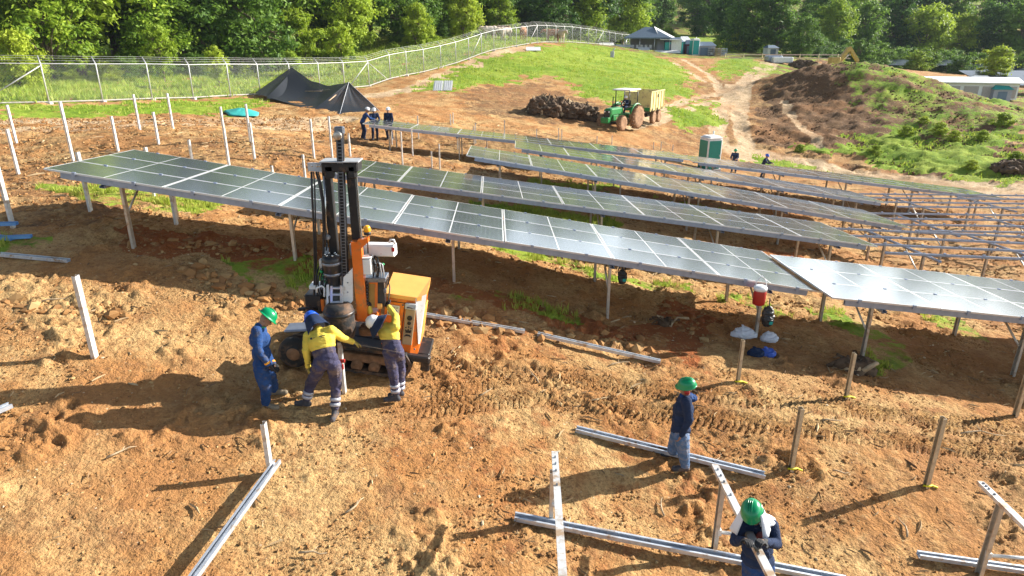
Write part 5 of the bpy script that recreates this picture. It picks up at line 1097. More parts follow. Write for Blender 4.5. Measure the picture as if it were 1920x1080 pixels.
m_=MB(); m_.box(lw(pv(685,498,DM-.05)),(.22,.17,.26),MR,.012); jb=m_.build('junction_box',M['white'],mc); m_=MB(); m_.box(lw(pv(685,488,DM-.05))+MR@Vector((0,0,.06)),(.235,.185,.02),MR,.005); m_.build('box_lid',M['white'],jb)
for k,(x,y) in enumerate([(694,478),(698,484),(703,480),(707,490),(700,492),(712,492)]):
    m_=MB(); m_.tube([lw(pv(x-3,y+10,DM+.05)),lw(pv(x,y,DM)),lw(pv(x+5,y+4,DM-.05)),lw(pv(x+8,y+22,DM)),lw(pv(x+6,y+42,DM+.05))],.011 if k%2 else .015,6); m_.build('hydraulic_hose',M['grey'] if k%2 else M['black'],mc)
m_=MB(); m_.tube([lw(pv(716,494,DM)),lw(pv(720,497,DM))],.022,8); m_.build('green_coupling',M['green_fit'],mc)
m_=MB(); m_.box(lw(pv(706,520,DM+.1)),(.36,.3,.08),MR,.01); m_.build('valve_deck',M['chain'],mc)
m_=MB(); m_.box(lw(pv(694,550,DM+.02)),(.20,.05,.50),MR,.01); bk=m_.build('lever_backplate',M['gold'],mc)
m_=MB()
for x in (681,706): m_.prof(lw(pv(x,575,DM)),lw(pv(x,526,DM)),[(-.022,-.03),(.022,-.03),(.022,.03),(-.022,.03)],up=(0,1,0))
m_.prof(lw(pv(681,528,DM)),lw(pv(706,528,DM)),[(-.022,-.03),(.022,-.03),(.022,.03),(-.022,.03)],up=(0,0,1)); m_.build('lever_guard',M['orange'],mc)
for k in range(7): m_=MB(); c=lw(pv(688,531+k*6.2,DM-.05)); m_.lathe(c,[(.012,-.02),(.036,-.015),(.04,.01),(.02,.025)],10,(MR@Vector((.8,0,.6)))); m_.build('control_lever',M['black'],mc)
m_=MB(); m_.box(lw(pv(715,548,DM+.05)),(.13,.14,.48),MR,.01); m_.build('oil_tank',M['black'],mc)
m_=MB(); m_.box(lw(pv(712,574,DM-.05)),(.08,.02,.09),MR,.004); m_.build('warning_plate',M['orangelid'],mc)
m_=MB(); m_.box(lw(pv(722,545,DM-.02)),(.05,.05,.08),MR,.01); m_.tube([lw(pv(722,545,DM)),lw(pv(727,520,DM)),lw(pv(731,540,DM)),lw(pv(728,565,DM))],.012,6); m_.build('hydraulic_hose',M['chain'],mc)
m_=MB(); m_.box(lw(pv(690,590,DM+.05)),(.40,.28,.16),MR,.03); m_.lathe(lw(pv(683,585,DM)),[(.06,-.05),(.09,0),(.09,.12),(.05,.14)],14,hv); m_.build('slew_block',M['orange'],mc)
m_=MB(); m_.box(lw(pv(694,618,DM)),(.34,.24,.16),MR,.03); m_.build('step',M['mud'],mc)
# the post being driven
q=at(646,736); o=MB(); o.prof((0,0,-.3),(0,0,ztop(640,q.y)-q.z),cpoly(.10,.055),up=(0,1,0),twist=R(90)); t=thing('steel_post','steel post with an orange clamp being driven under the black bell of the machine','post',q); o.build('profile',M['galvw'],t)
m_=MB(); m_.box((.03,-.06,.62),(.09,.07,.05),None,.01); m_.box((.03,-.07,.52),(.035,.04,.1),None,.01); m_.build('clamp',M['red'],t)
# ------------------------------------------------------------------ black shade net shelter
A=at(478,178); E_=at(585,208); F_=at(637,214); Gp=at(716,212); B_=pv(547,126,55.0); C_=pv(654,154,49.5); Hh=pv(628,180,46.5)
A=pv(478,174,50.5); 
sh=thing('shade_net_shelter','large black shade net pitched as a low tent in front of the fence','shelter',ground(C_.x,C_.y)); S0=sh.location.copy()
def sagpatch(p0,p1,p2,p3,sag,nu=18,nv=14,edge=.5):
    v=[];uv=[]
    for j in range(nv):
        for i in range(nu):
            a,b=i/(nu-1),j/(nv-1); p=(p0*(1-a)+p1*a)*(1-b)+(p3*(1-a)+p2*a)*b
            p=p-Vector((0,0,sag*(math.sin(math.pi*a)*math.sin(math.pi*b)+edge*math.sin(math.pi*a)*b)))+Vector((0,0,.05*math.sin(a*19+b*5)*math.sin(math.pi*a)*b)); v.append(p-S0)
    return v,[(j*nu+i,j*nu+i+1,(j+1)*nu+i+1,(j+1)*nu+i) for j in range(nv-1) for i in range(nu-1)]
def netpart(name,quads,thick=.01):
    m_=MB()
    for q in quads: v,f=sagpatch(*q); m_.raw(v,f,True)
    me=m_.mesh(name); uv=me.uv_layers.new(name='UVMap')
    for p in me.polygons:
        for li,vi in zip(p.loop_indices,p.vertices): c=me.vertices[vi].co; uv.data[li].uv=(c.x,c.z*1.3+c.y)
    me.materials.append(M['shadenet']); o=bpy.data.objects.new(name,me); link(o); o.parent=sh; return o
netpart('front_net',[(A,E_,C_,B_,.45,24,18,1.5),]); netpart('end_net',[(E_,F_,C_,C_,.12),(F_,Gp,C_+Vector((.02,0,0)),C_,.12)])
netpart('inner_net',[(pv(500,184,48),pv(600,205,43.5),C_+Vector((-.3,.3,-.1)),B_+Vector((0,.2,-.25)),1.0,20,14,1.0)])
m_=MB(); m_.tube([ground(C_.x,C_.y)-S0,C_-S0+Vector((0,0,.05))],.04,7); m_.build('pole',M['wood'],sh)
m_=MB(); m_.tube([pv(603,200,44)-S0,pv(630,178,46)-S0],.04,6); m_.build('crossbar',M['wood'],sh)
m_=MB(); m_.tube([pv(572,171,49)-S0,pv(602,171,48.5)-S0],.03,6); m_.build('crossbar',M['wood'],sh)
m_=MB(); m_.tube([C_-S0,Gp-S0],.012,5); m_.tube([C_-S0,F_-S0],.012,5); m_.tube([A-S0,pv(474,183,51)-S0],.012,4); m_.build('guy_rope',M['cloth'],sh)
# sheets and scraps
def tarp(poly,label,m,name='tarpaulin',lift=.12,cat='tarpaulin',group=None):
    P_=[at(*p) for p in poly]; c=sum(P_,Vector())/len(P_); o=MB(); n=len(P_); rings=6; v=[];f=[]
    for k in range(1,rings+1):
        for i in range(n*3):
            a=i/3; p=P_[int(a)%n]*(1-a%1)+P_[(int(a)+1)%n]*(a%1); p=c+(p-c)*k/rings; p.z=gz(p.x,p.y)+lift*(1-k/rings)+.05+.05*random.random(); v.append(p-c)
    v.append(Vector((0,0,gz(c.x,c.y)-c.z+lift+.05))); N_=n*3
    for k in range(rings-1):
        for i in range(N_): j=(i+1)%N_; f.append((k*N_+i,(k+1)*N_+i,(k+1)*N_+j,k*N_+j))
    for i in range(N_): f.append((len(v)-1,i,(i+1)%N_))
    o.raw(v,f,True); r=o.build(name,M[m],None); r.location=c; s=r.modifiers.new('s','SOLIDIFY'); s.thickness=.03; return tag(r,label,cat,group)
tarp([(419,211),(440,207),(468,208),(486,215),(484,221),(455,221),(430,219)],'teal plastic sheet spread on the soil below the fence','tealtarp',lift=.25)
q=at(829,171); t=thing('roof_sheets','two white corrugated roofing sheets propped on the green slope','sheet',q)
for dx,dy in ((-.35,0),(.45,.15)):
    m_=MB(); 
    for k in range(9): m_.box((dx+k*.085-.34,dy+.35,.42+(.02 if k%2 else 0)),(.085,1.5,.02),Matrix.Rotation(R(28),3,'X')@Matrix.Rotation(R(-6),3,'Y'))
    m_.build('sheet',M['white'],t)
for px,py,l in ((1495-340+340,0,None),):
    pass
# hanging cooler, bags and rucksacks under the near tables
q=pv(1422,569,13.0); t=thing('water_cooler','red drum water cooler with a white lid hanging under the front table','cooler',q)
m_=MB(); m_.lathe((0,0,-.02),[(.10,0),(.125,.02),(.13,.30),(.125,.32)],20); m_.build('drum',M['red'],t); m_=MB(); m_.lathe((0,0,.30),[(.135,0),(.138,.06),(.11,.09),(.03,.10)],20); m_.build('lid',M['hwhite'],t); m_=MB(); m_.tube([(-.13,0,.26),(-.1,0,.5),(0,0,.62),(.1,0,.5),(.13,0,.26)],.01,6); m_.build('handle',M['cloth'],t)
def lump(px,py,D,rad,label,m,cat,name,knot=True,ng=.03):
    q=pv(px,py,D) if D else at(px,py); o=MB(); rx,ry,rz=rad; o.ell((0,0,rz*.8),rad); o.ell((rx*.5,0,rz*.55),(rx*.7,ry*.8,rz*.7)); o.ell((-rx*.55,.02,rz*.5),(rx*.6,ry*.8,rz*.6))
    if knot: o.cap((0,0,rz*1.4),(-.05,0,rz*2.1),rx*.28,rx*.16)
    r=bake(o,name,M[m],None,.014,1,ng,7); r.location=q; return tag(r,label,cat)
lump(1394,632,None,(.26,.16,.13),'white sack with blue print lying left of the post under the front table','plasticbag','sack','sack')
lump(1441,640,None,(.17,.14,.12),'round white sack right of the post under the front table','plasticbag','sack','sack')
lump(1437,668,None,(.16,.12,.10),'blue plastic bag on the soil at the foot of the post','bluebag','bag','plastic_bag')
lump(1416,668,None,(.15,.13,.10),'dark bag beside the blue plastic bag at the foot of the post','navy','bag','cloth_bag')
def rucksack(px,py,D,label,s=1):
    q=pv(px,py,D); t=thing('rucksack',label,'rucksack',q); o=MB(); o.ell((0,0,.22*s),(.14*s,.10*s,.24*s)); o.ell((0,-.07*s,.13*s),(.11*s,.07*s,.12*s)); bake(o,'bag',M['black'],t,.014,1,.015,8); m_=MB()
    for k in (-.06,.06): m_.tube([(k,.06,.08),(k*1.3,.13,.25),(k,.05,.42)],.012,5)
    m_.tube([(0,0,.44*s),(0,.02,.62*s)],.010,5); m_.build('strap',M['navy'],t); m_=MB(); m_.box((.03,-.14*s,.12),(.07,.01,.06)); m_.build('patch',M['teal'],t); return t
rucksack(1437,611,12.95,'black rucksack with a pale patch hanging from the post beside the red cooler'); rucksack(1166,532,13.75,'black rucksack hanging under the middle of the front table',.75)
# ------------------------------------------------------------------ portable toilet behind the far right table
def toilet(q,rz,label,col,group=None,s=1):
    t=thing('portable_toilet',label,'portable toilet',q,group,(0,0,rz)); t.scale=(s,s,s)
    m_=MB(); m_.box((0,0,1.10),(1.08,1.08,2.0),None,.05); m_.build('cabin',M['white'],t)
    m_=MB(); m_.box((-.02,-.553,1.06),(.90,.03,1.86),None,.01); d=m_.build('front_panel',M[col],t); m_=MB(); m_.box((.36,-.578,1.0),(.05,.02,.14)); m_.build('latch',M['grey'],d)
    m_=MB(); m_.box((-.553,0,1.06),(.03,.90,1.86),None,.01); m_.build('side_panel',M[col],t)
    m_=MB(); m_.box((0,0,2.17),(1.14,1.14,.22),None,.10,.86); m_.build('roof',M['white'],t); m_=MB(); m_.box((0,0,.06),(1.2,1.2,.13),None,.02); m_.build('skid',M['grey'],t); m_=MB(); m_.tube([(.4,.4,2.2),(.4,.4,2.5)],.05,8); m_.build('vent_pipe',M['white'],t); return t
toilet(ground(at(1328,318).x,at(1328,318).y),R(18),'dark green portable toilet with a white roof behind the far right table','tgreen',s=1.0)
# ------------------------------------------------------------------ tractor and trailer
q=at(1164,240); tr=thing('tractor','green tractor with mud-caked wheels and a white canopy on the dirt track','tractor',q,None,(0,0,R(52))); tr.scale=(1.06,)*3
# local frame: x to the rear, front at -x
def wheel(name,c,r,w,parent,m='mudtyre',rim='mud'):
    o=MB(); o.lathe(Vector(c)-Vector((0,w/2,0)),[(r*.5,0),(r*.62,-.02),(r*.9,0),(r,w*.2),(r,w*.8),(r*.9,w),(r*.62,w+.02),(r*.5,w)],28,(0,1,0)); 
    for k in range(18):
        a=2*math.pi*k/18
        for s_ in (-1,1): o.box(Vector(c)+Vector((math.cos(a+.09*s_)*r,s_*w*.22,math.sin(a+.09*s_)*r)),(.10*r/.7,w*.5,.09*r/.7),Matrix.Rotation(-a,3,'Y')@Matrix.Rotation(.5*s_,3,'X'))
    t_=o.build(name,M[m],parent); h=MB(); h.lathe(Vector(c)-Vector((0,w*.25,0)),[(.04,-.05),(r*.25,-.05),(r*.3,.03),(r*.52,.0),(r*.52,w*.5),(.04,w*.5)],20,(0,1,0)); h.build('rim',M[rim],t_); return t_
for y in (-.85,.85): wheel('rear_wheel',(.75,y,.80),.80,.42,tr); wheel('front_wheel',(-1.35,y*.95,.52),.52,.32,tr)
m_=MB(); m_.box((-1.15,0,1.28),(1.75,.62,.52),None,.10); m_.box((-2.0,0,1.18),(.18,.58,.62),None,.06); m_.build('bonnet',M['tractorgreen'],tr); m_=MB(); m_.box((-2.11,0,1.15),(.03,.46,.5),None,.01); m_.build('grille',M['black'],tr)
for y in (-.17,.17): m_=MB(); m_.lathe((-2.12,y,1.32),[(.06,0),(.06,.02),(.01,.03)],10,(-1,0,0)); m_.build('headlight',M['hwhite'],tr)
m_=MB(); m_.box((-.4,0,.85),(2.4,.5,.42),None,.05); m_.box((-2.25,0,.75),(.35,.62,.4),None,.04); m_.build('chassis',M['tractorgreen'],tr); m_=MB(); m_.tube([(-1.35,-.8,.52),(-1.35,.8,.52)],.07,8); m_.tube([(.75,-.8,.8),(.75,.8,.8)],.10,8); m_.build('axle',M['black'],tr)
for y in (-.80,.80): 
    m_=MB(); n=9; m_.tube([(.75+math.cos(a)*.92,y,.80+math.sin(a)*.92) for a in [math.pi*(.15+.75*k/n) for k in range(n+1)]],.07,6); m_.box((.75,y*.85,1.62),(.9,.34,.06),None,.02); m_.build('mudguard',M['tractorgreen'],tr)
m_=MB(); m_.tube([(-.95,.22,1.5),(-.95,.22,2.25)],.04,8); m_.build('exhaust_pipe',M['black'],tr)
m_=MB(); m_.box((.62,0,1.45),(.5,.5,.12),None,.04); m_.box((.88,0,1.7),(.1,.48,.45),None,.04); m_.build('driver_seat',M['black'],tr)
m_=MB(); m_.tube([(-.2,0,1.5),(.08,0,1.78)],.03,6); m_.lathe((.1,0,1.8),[(.16,0),(.2,0),(.2,.03),(.16,.03)],18,(.7,0,.7),False); m_.build('steering_wheel',M['black'],tr)
for x in (.0,1.25):
    for y in (-.55,.55): m_=MB(); m_.tube([(x,y,1.5),(x,y,2.62)],.035,6); m_.build('canopy_post',M['black'],tr)
m_=MB(); m_.box((.6,0,2.68),(1.75,1.45,.09),None,.04); m_.build('canopy',M['white'],tr)
stand(0,0,1.7,(-math.cos(R(-28)),-math.sin(R(-28))),'person in dark clothes and a white hard hat driving the green tractor','navy','navy','hwhite',None,'fwd',sit=True,D=1) if False else None
qq=tr.matrix_basis if False else None
c28,s28=math.cos(R(52)),math.sin(R(52)); dp=q+Vector((c28*.62,s28*.62,0))+Vector((0,0,.58))
def seated(dp):
    a=math.atan2(-s28,-c28)-math.pi/2; c,s=math.cos(a),math.sin(a)
    def w(x,y,z): return dp+Vector((x*c-y*s,x*s+y*c,z))
    J=dict(pel=w(0,0,1.0),neck=w(0,.05,1.50),head=w(0,.08,1.64),shR=w(.19,.05,1.45),shL=w(-.19,.05,1.45),elR=w(.26,.2,1.22),elL=w(-.26,.2,1.22),wrR=w(.17,.46,1.25),wrL=w(-.17,.46,1.25),hipR=w(.1,0,.97),hipL=w(-.1,0,.97),knR=w(.16,.42,.98),knL=w(-.16,.42,.98),ankR=w(.16,.55,.58),ankL=w(-.16,.55,.58),toeR=w(.16,.72,.52),toeL=w(-.16,.72,.52)); return J
_gz=gz
def gz(x,y): return _gz(x,y)+ (.98 if (x-q.x)**2+(y-q.y)**2<4 else 0)
person('person in dark clothes and a white hard hat driving the green tractor',None,0,(-c28,-s28,-.2),('navy',),'navy','hwhite',vox=.018,fine=False,world=seated(dp),shoe='bootd')
def gz(x,y): return _gz(x,y)
q2=at(1222,224); cT,sT=math.cos(R(60)),math.sin(R(60)); q2=ground(q.x+c28*1.5+cT*3.0,q.y+s28*1.5+sT*3.0); 
tl=thing('tipping_trailer','yellow high-sided trailer hitched behind the green tractor','trailer',q2,None,(0,0,R(60)))
Lt,Wt=3.3,2.1
for y in (-.98,.98):
    for x in (-.55,.75): wheel('wheel',(x+.3,y*.9,.48),.48,.28,tl)
m_=MB(); m_.box((0,0,.98),(Lt,1.3,.16),None,.02); m_.box((-2.2,0,.85),(1.6,.16,.12),None,.02); m_.box((.3,0,.65),(1.7,.9,.3),None,.03); m_.build('chassis',M['black'],tl)
m_=MB(); m_.box((0,0,1.09),(Lt,Wt,.06)); m_.build('floor',M['mud'],tl)
for y in (-1,1):
    m_=MB(); m_.box((0,y*Wt/2,1.82),(Lt,.05,1.45)); 
    for k in range(6): m_.box((-Lt/2+.04+k*(Lt-.08)/5,y*(Wt/2+.045),1.80),(.08,.06,1.52))
    m_.box((0,y*(Wt/2+.05),2.55),(Lt,.08,.08)); sd=m_.build('side_wall',M['trailer'],tl)
    m_=MB()
    for x in (-1.2,-.1,1.1): m_.box((x,y*(Wt/2+.09),1.15),(.12,.05,.22),None,.01)
    m_.box((.1,y*(Wt/2+.09),2.2),(.14,.05,.28),None,.01); m_.build('hinge',M['black'],sd)
for x in (-Lt/2,Lt/2): m_=MB(); m_.box((x,0,1.82),(.05,Wt-.06,1.45)); m_.box((x*1.015,0,1.30),(.04,Wt-.2,.3)); m_.build('end_wall',M['trailer'],tl)
m_=MB(); m_.box((-Lt/2-.06,0,1.22),(.05,Wt,.28)); m_.build('green_skirt',M['tractorgreen'],tl)
# ------------------------------------------------------------------ stump and root piles
def stump_pile(px,py,r,h,label,seed,n=44):
    rg=random.Random(seed); q=at(px,py); t=thing('root_pile',label,'root pile',q,'uprooted stumps by the tractor'); o=MB(); o.ell((0,0,h*.25),(r*.8,r*.6,h*.55))
    for k in range(9): a=rg.uniform(0,6.28); o.ell((math.cos(a)*r*.6,math.sin(a)*r*.45,h*rg.uniform(.1,.5)),(r*.35,r*.3,h*.3))
    bake(o,'earth',M['stump'],t,.07 if r>1 else .03,1,.30*min(1,r),2.2)
    for k in range(n):
        m_=MB(); a=rg.uniform(0,6.28); p=Vector((math.cos(a)*r*rg.uniform(.3,1),math.sin(a)*r*.6*rg.uniform(.3,1),0)); e=Vector((p.x*.3+rg.uniform(-.5,.5),p.y*.3,h*rg.uniform(.45,.95))); mid=(p+e)/2+Vector((rg.uniform(-.3,.3),rg.uniform(-.3,.1),rg.uniform(-.1,.3)))
        m_.tube([p,mid,e],[.17*rg.uniform(.4,1.5)*min(1,r),.10*min(1,r),.03],6); m_.build('root',M['stumpl'] if k%3==0 else M['stump'],t)
stump_pile(1022,215,1.8,1.7,'left pile of uprooted stumps with pale split wood',3); stump_pile(1056,218,1.7,1.5,'middle tangle of roots left of the tractor',4); stump_pile(1087,221,1.6,1.4,'right pile of roots right in front of the tractor',5,18)
stump_pile(1900,322,1.6,.9,'heap of dead brush at the right edge below the green hollow',8,30); stump_pile(1598,690,.45,.3,'small tangle of roots beside the brown post with the forked branch',9,12)
stump_pile(1505,128,2.6,1.6,'dark brush pile on the crest left of the spoil heap top',10,16); stump_pile(1247,610,.16,.22,'small pale stump in the shade left of the white sacks',12,8)
# ------------------------------------------------------------------ cattle outside the fence
def cow(px,D,rz,s,label,m):
    p=pv(px,70,D); q=ground(p.x,D); t=thing('cow',label,'cow',q,'cattle outside the fence',(0,0,rz)); t.scale=(s,s,s); o=MB()
    o.ell((0,0,1.0),(.72,.30,.36)); o.ell((-.45,0,.98),(.34,.29,.40)); o.ell((.5,0,1.05),(.32,.27,.33)); o.cap((-.65,0,1.12),(-1.02,0,1.22),.20,.14); o.ell((-1.15,0,1.18),(.24,.12,.14),Matrix.Rotation(R(-25),3,'Y')); o.cap((-1.2,0,1.1),(-1.36,0,.98),.10,.075)
    for y in (-1,1):
        o.cap((-.5,y*.17,.85),(-.5,y*.17,.45),.12,.065); o.cap((-.5,y*.17,.45),(-.48,y*.17,.05),.06,.055); o.cap((.55,y*.17,.95),(.45,y*.17,.62),.17,.10); o.cap((.45,y*.17,.62),(.66,y*.17,.42),.08,.06); o.cap((.66,y*.17,.42),(.60,y*.17,.05),.055,.055); o.ell((-1.05,y*.17,1.27),(.04,.10,.03)); o.cap((-1.12,y*.08,1.30),(-1.14,y*.16,1.42),.025,.01)
    o.cap((.8,0,1.2),(.9,0,.6),.035,.05); bake(o,'body',M[m],t,.035,2); return t
for px,D,rz,s,l,m in [(919,98,.3,1.25,'white and brown cow at the left end of the herd behind the climbing fence','cowp'),(935,99,2.8,1.3,'brown cow second from the left behind the climbing fence','cow'),(948,97,.6,1.2,'pale cow third from the left behind the climbing fence','cowp'),(981,98,1.4,1.35,'brown cow alone in the middle of the herd','cow'),(1036,103,.2,1.3,'brown cow left of the last pale one by the fence crest','cow'),(1049,103,2.2,1.3,'pale brown cow at the right end of the herd','cowp')]: cow(px,D,rz,s,l,m)
# ------------------------------------------------------------------ camp
q=ground(pv(1213,95,132).x,132); t=thing('canopy_tent','large canopy tent with a blue-grey hipped roof at the end of the fence','tent',q,None,(0,0,R(-12)))
m_=MB(); m_.raw([(-4.2,-3,2.3),(4.2,-3,2.3),(4.2,3,2.3),(-4.2,3,2.3),(-.6,0,4.1),(.6,0,4.1),(-4.2,-3,2.1),(4.2,-3,2.1),(4.2,3,2.1),(-4.2,3,2.1)],[(0,1,5,4),(1,2,5),(2,3,4,5),(3,0,4),(6,7,1,0),(7,8,2,1),(8,9,3,2),(9,6,0,3),(9,8,7,6)]); m_.build('roof',M['canvas'],t)
m_=MB(); m_.raw([(2.3,-3.3,2.0),(5.6,-3.3,1.9),(5.6,3.3,2.0),(2.3,3.3,2.2),(1.0,-.2,4.2),(2.3,-3.3,1.9),(5.6,-3.3,1.8)],[(0,1,2,4),(0,5,6,1)],); m_.build('white_awning',M['white'],t)
for x in (-4,-1.3,1.3,4):
    for y in (-2.8,2.8): m_=MB(); m_.tube([(x,y,-.3),(x,y,2.3)],.05,6); m_.build('pole',M['alu'],t)
m_=MB(); m_.box((3.0,-.5,1.1),(2.4,.08,2.1)); m_.box((.5,2.6,1.1),(7.5,.06,2.1)); m_.build('wall_cloth',M['greycloth'],t)
m_=MB(); m_.box((5.2,-1,1.0),(1.8,3,2.1)); m_.build('white_side',M['white'],t)
for k in range(5): m_=MB(); x=-2.6+k*.8; m_.box((x,-1.2,.45),(.45,.45,.06)); m_.box((x,-.98,.75),(.45,.05,.55)); [m_.box((x+a*.19,-1.2+b*.19,.22),(.04,.04,.44)) for a in (-1,1) for b in (-1,1)]; c_=m_.build('plastic_chair',M['white']); c_.parent=None; c_.location=q; c_.rotation_euler=(0,0,R(-12)); tag(c_,ORD[k]+' white plastic chair from left in the shade of the canopy tent','chair','chairs in the canopy tent')
def shelter(px,D,w,d,h,label,wall,roofm,rz=0,cat='shelter'):
    q=ground(pv(px,95,D).x,D); t=thing('camp_shelter',label,cat,q,None,(0,0,R(rz)))
    m_=MB(); m_.box((0,0,h/2),(w,d,h),None,.03); m_.build('wall',M[wall],t); m_=MB(); m_.raw([(-w*.56,-d*.6,h*.98),(w*.56,-d*.6,h*.98),(w*.56,d*.6,h*1.02),(-w*.56,d*.6,h*1.02),(-w*.3,0,h*1.38),(w*.3,0,h*1.38)],[(0,1,5,4),(1,2,5),(2,3,4,5),(3,0,4),(3,2,1,0)]); m_.build('roof',M[roofm],t); m_=MB(); m_.box((0,-d/2-.02,h*.42),(w*.5,.05,h*.78)); m_.build('door',M['canvas'] if wall!='teal' else M['tealtarp'],t); return t
shelter(1262,130,3.2,2.2,2.0,'teal walled shelter next to the canopy tent','tealtarp','canvas',-8); shelter(1281,131,2.2,2.0,2.2,'low teal shelter with a white roof between the tent and the toilet','tealtarp','white',10); shelter(1289,130,1.2,1.2,1.8,'narrow dark red shed left of the camp toilet','maroon','canvas',0,'shed')
toilet(ground(pv(1301,100,128).x,128),R(14),'bright teal portable toilet in the camp','teal',s=1.25)
shelter(1322,129,3.4,2.6,1.7,'grey cloth tent right of the teal toilet','greycloth','canvas',-14,'tent')
for k,(px,dy) in enumerate([(1333,0),(1339,.5),(1346,-.4),(1352,.3),(1357,0)]):
    q=ground(pv(px,100,127+dy).x,127+dy); m_=MB(); 
    for a in range(4): m_.box((0,0,.25+a*.35),(1.0,.7,.06)); 
    for a in (-1,1):
        for b in (-1,1): m_.box((a*.46,b*.32,.7),(.07,.07,1.4))
    m_.box((.1,0,.5),(.5,.4,.35)); r=m_.build('crate_rack',M[['grey','wood','beige','grey','galvb'][k]]); r.location=q; tag(r,['leftmost rack of crates beside the grey tent','wooden rack second from the grey tent','beige rack in the middle of the camp racks','grey rack second from the right of the camp racks','blue-grey rack at the right end of the camp racks'][k],'rack','racks beside the grey camp tent')
for px,D,w,l in [(1137,128,2.6,'white sheet lying by the fence left of the canopy tent'),(1165,130,3.6,'white sheet lying directly left of the canopy tent'),(1207,128,2.0,'white board lying in front of the canopy tent'),(1252,127,4.4,'long white board in front of the teal shelter'),(1000,88,1.8,'pale plank on the grass by the fence crest')]:
    q=ground(pv(px,95,D).x,D); m_=MB(); m_.box((0,0,.25),(w,1.4,.08),Matrix.Rotation(R(16),3,'X')); m_.box((0,.5,.2),(w*.9,.3,.4)); r=m_.build('white_board',M['white']); r.location=q; tag(r,l,'board','white boards around the camp')
q=at(1149,108); t=thing('standpipe','small grey standpipe alone on the green mound','pipe',q); m_=MB(); m_.tube([(0,0,-.1),(0,0,1.0),(.25,0,1.15)],.08,8); m_.box((-.1,0,.4),(.5,.3,.8),None,.05); m_.build('body',M['greycloth'],t)
# rail barrier and stacked sheets at the road top
q=ground(pv(1465,100,118).x,118); t=thing('rail_barrier','pale rail barrier across the top of the dirt road','barrier',q,None,(0,0,R(-8)))
for x in range(-9,12,3): m_=MB(); m_.tube([(x,0,-.2),(x,0,1.3)],.07,6); m_.build('post',M['trailer'],t)
for z in (.6,1.15): m_=MB(); m_.box((1,0,z),(20,.07,.14)); m_.build('rail',M['cowp'],t)
for px,D,l,m,w in [(1450,114,'blue tarpaulin-covered stack behind the rail barrier','galvb',2.4),(1466,113,'white framed panel stack right of the blue stack at the road top','white',3.2)]:
    q=ground(pv(px,108,D).x,D); t=thing('sheet_stack',l,'stack',q,'stacks at the road top'); m_=MB(); m_.box((0,0,.55),(w,1.6,.9),None,.12); m_.build('load',M[m],t); m_=MB(); [m_.box((x,0,.06),(.15,1.6,.12)) for x in (-w*.35,0,w*.35)]; m_.build('pallet',M['wood'],t)
shelter(1445,138,2.2,1.8,1.3,'small pale hut under the trees behind the road top','white','canvas',10,'hut')
# excavator behind the heap top
q=ground(pv(1590,118,86).x,86); ex_=thing('excavator','yellow excavator working behind the spoil heap, only its bent arm above the crest','excavator',q,None,(0,0,R(0)))
ex_.location.z=gz(q.x,86)
zc=ex_.location.z; a0=Vector((-2.2,0,.9)); pk=pv(1592,90,86)-ex_.location; e1=pv(1608,115,86)-ex_.location; s1=pv(1574,112,86)-ex_.location
m_=MB(); m_.prof(s1+Vector((-.7,0,-1.2)),pk,[(-.26,-.2),(.26,-.2),(.26,.2),(-.26,.2)]); m_.build('boom',M['exc'],ex_); m_=MB(); m_.prof(pk+Vector((0,0,.1)),e1,[(-.22,-.17),(.22,-.17),(.22,.17),(-.22,.17)]); m_.build('stick',M['exc'],ex_)
m_=MB(); m_.tube([s1+Vector((.4,0,-.2)),pk+Vector((.35,0,-.45))],.08,8); m_.build('cylinder',M['chrome'],ex_); m_=MB(); m_.box(e1+Vector((.1,0,-.5)),(.9,.8,.8),Matrix.Rotation(R(20),3,'Y'),.15); m_.build('bucket',M['mud'],ex_)
m_=MB(); m_.box((-2.6,0,1.5),(2.6,2.2,1.1),None,.15); m_.box((-2.0,-.6,2.3),(1.2,.9,1.2),None,.1); m_.build('cab',M['exc'],ex_)
for y in (-1,1): m_=MB(); m_.box((-2.4,y,.4),(3.4,.5,.8),None,.25); m_.build('track',M['black'],ex_)
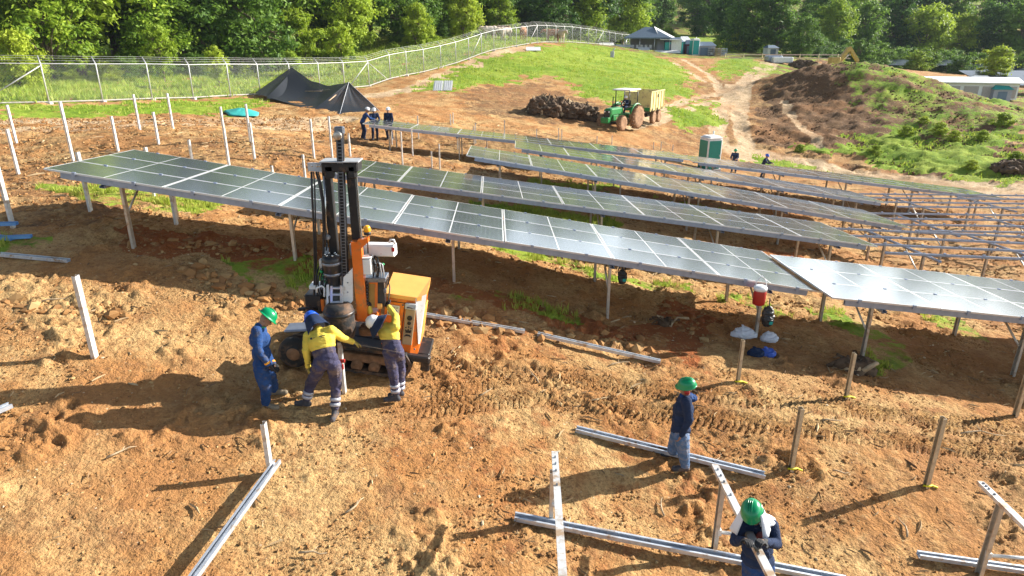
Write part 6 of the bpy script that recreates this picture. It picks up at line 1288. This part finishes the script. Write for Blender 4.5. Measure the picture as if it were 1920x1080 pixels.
# ------------------------------------------------------------------ white long building and far array at right
q=ground(pv(1812,160,104).x,104); b=thing('long_white_building','long low building with a white roof and pink-grey panels beyond the spoil heap','building',q,None,(0,0,R(-16)))
m_=MB(); m_.box((0,0,1.2),(12,4.6,2.4)); m_.build('wall',M['roof'],b)
m_=MB(); m_.raw([(-6.5,-2.9,2.35),(6.5,-2.9,2.35),(6.5,0,3.0),(-6.5,0,3.0),(-6.5,2.9,2.35),(6.5,2.9,2.35),(-6.5,-2.9,2.25),(6.5,-2.9,2.25),(6.5,2.9,2.25),(-6.5,2.9,2.25)],[(0,1,2,3),(3,2,5,4),(6,7,1,0),(9,4,5,8),(0,3,4,9,6),(1,7,8,5,2),(6,9,8,7)]); m_.build('roof',M['roof'],b)
for k in range(5): m_=MB(); m_.box((-4.8+k*2.4,-2.34,1.0),(1.9,.08,1.6)); m_.build('door_panel',M['wall'],b)
shelter(1893,101,2.4,2,1.7,'teal roofed hut right of the long white building','greycloth','tealtarp',-10,'hut'); shelter(1850,112,3,2,1.4,'small white tent behind the long white building','white','white',-20,'tent')
GA='distant dark solar arrays'
for i,(px,D,w,l) in enumerate([(1742,146,26,'nearest left strip of the distant dark array'),(1780,152,40,'middle strip of the distant dark array'),(1800,158,52,'farthest strip of the distant dark array'),(1905,140,20,'right strip of the distant dark array beside the pale tree'),(1905,118,16,'low dark array strip at the right edge above the long building'),(1900,108,14,'closest dark array strip at the right edge')]):
    q=ground(pv(px,130,D).x,D); t=thing('distant_array',l,'solar array',q,GA,(0,0,R(-4))); m_=MB(); m_.box((0,0,1.7),(w,4.6,.08),Matrix.Rotation(R(12),3,'X')); m_.build('panel_field',M['darkpanel'],t)
    [MB().box((-w/2+k*4+1,y,.7),(.12,.12,1.9)).build('leg',M['galv'],t) for k in range(int(w/4)) for y in (-1,1)]
# remnants of old fence wire: small white stones
# ------------------------------------------------------------------ thin air haze
def haze():
    me=bpy.data.meshes.new('haze'); x,y0,y1,z0,z1=420,-30,445,-16,34
    v=[(-x,y0,z0),(x,y0,z0),(x,y1,z0),(-x,y1,z0),(-x,y0,z1),(x,y0,z1),(x,y1,z1),(-x,y1,z1)]; me.from_pydata(v,[],[(0,3,2,1),(4,5,6,7),(0,1,5,4),(1,2,6,5),(2,3,7,6),(3,0,4,7)])
    m=bpy.data.materials.new('air_haze'); m.use_nodes=True; N=m.node_tree.nodes; N.remove(N['Principled BSDF']); p=N.new('ShaderNodeVolumePrincipled'); p.inputs['Color'].default_value=(.75,.85,1,1); p.inputs['Density'].default_value=.00013; m.node_tree.links.new(p.outputs[0],N['Material Output'].inputs['Volume'])
    me.materials.append(m); o=bpy.data.objects.new('haze',me); link(o); tag(o,kind='stuff')
if USE_HAZE: haze()
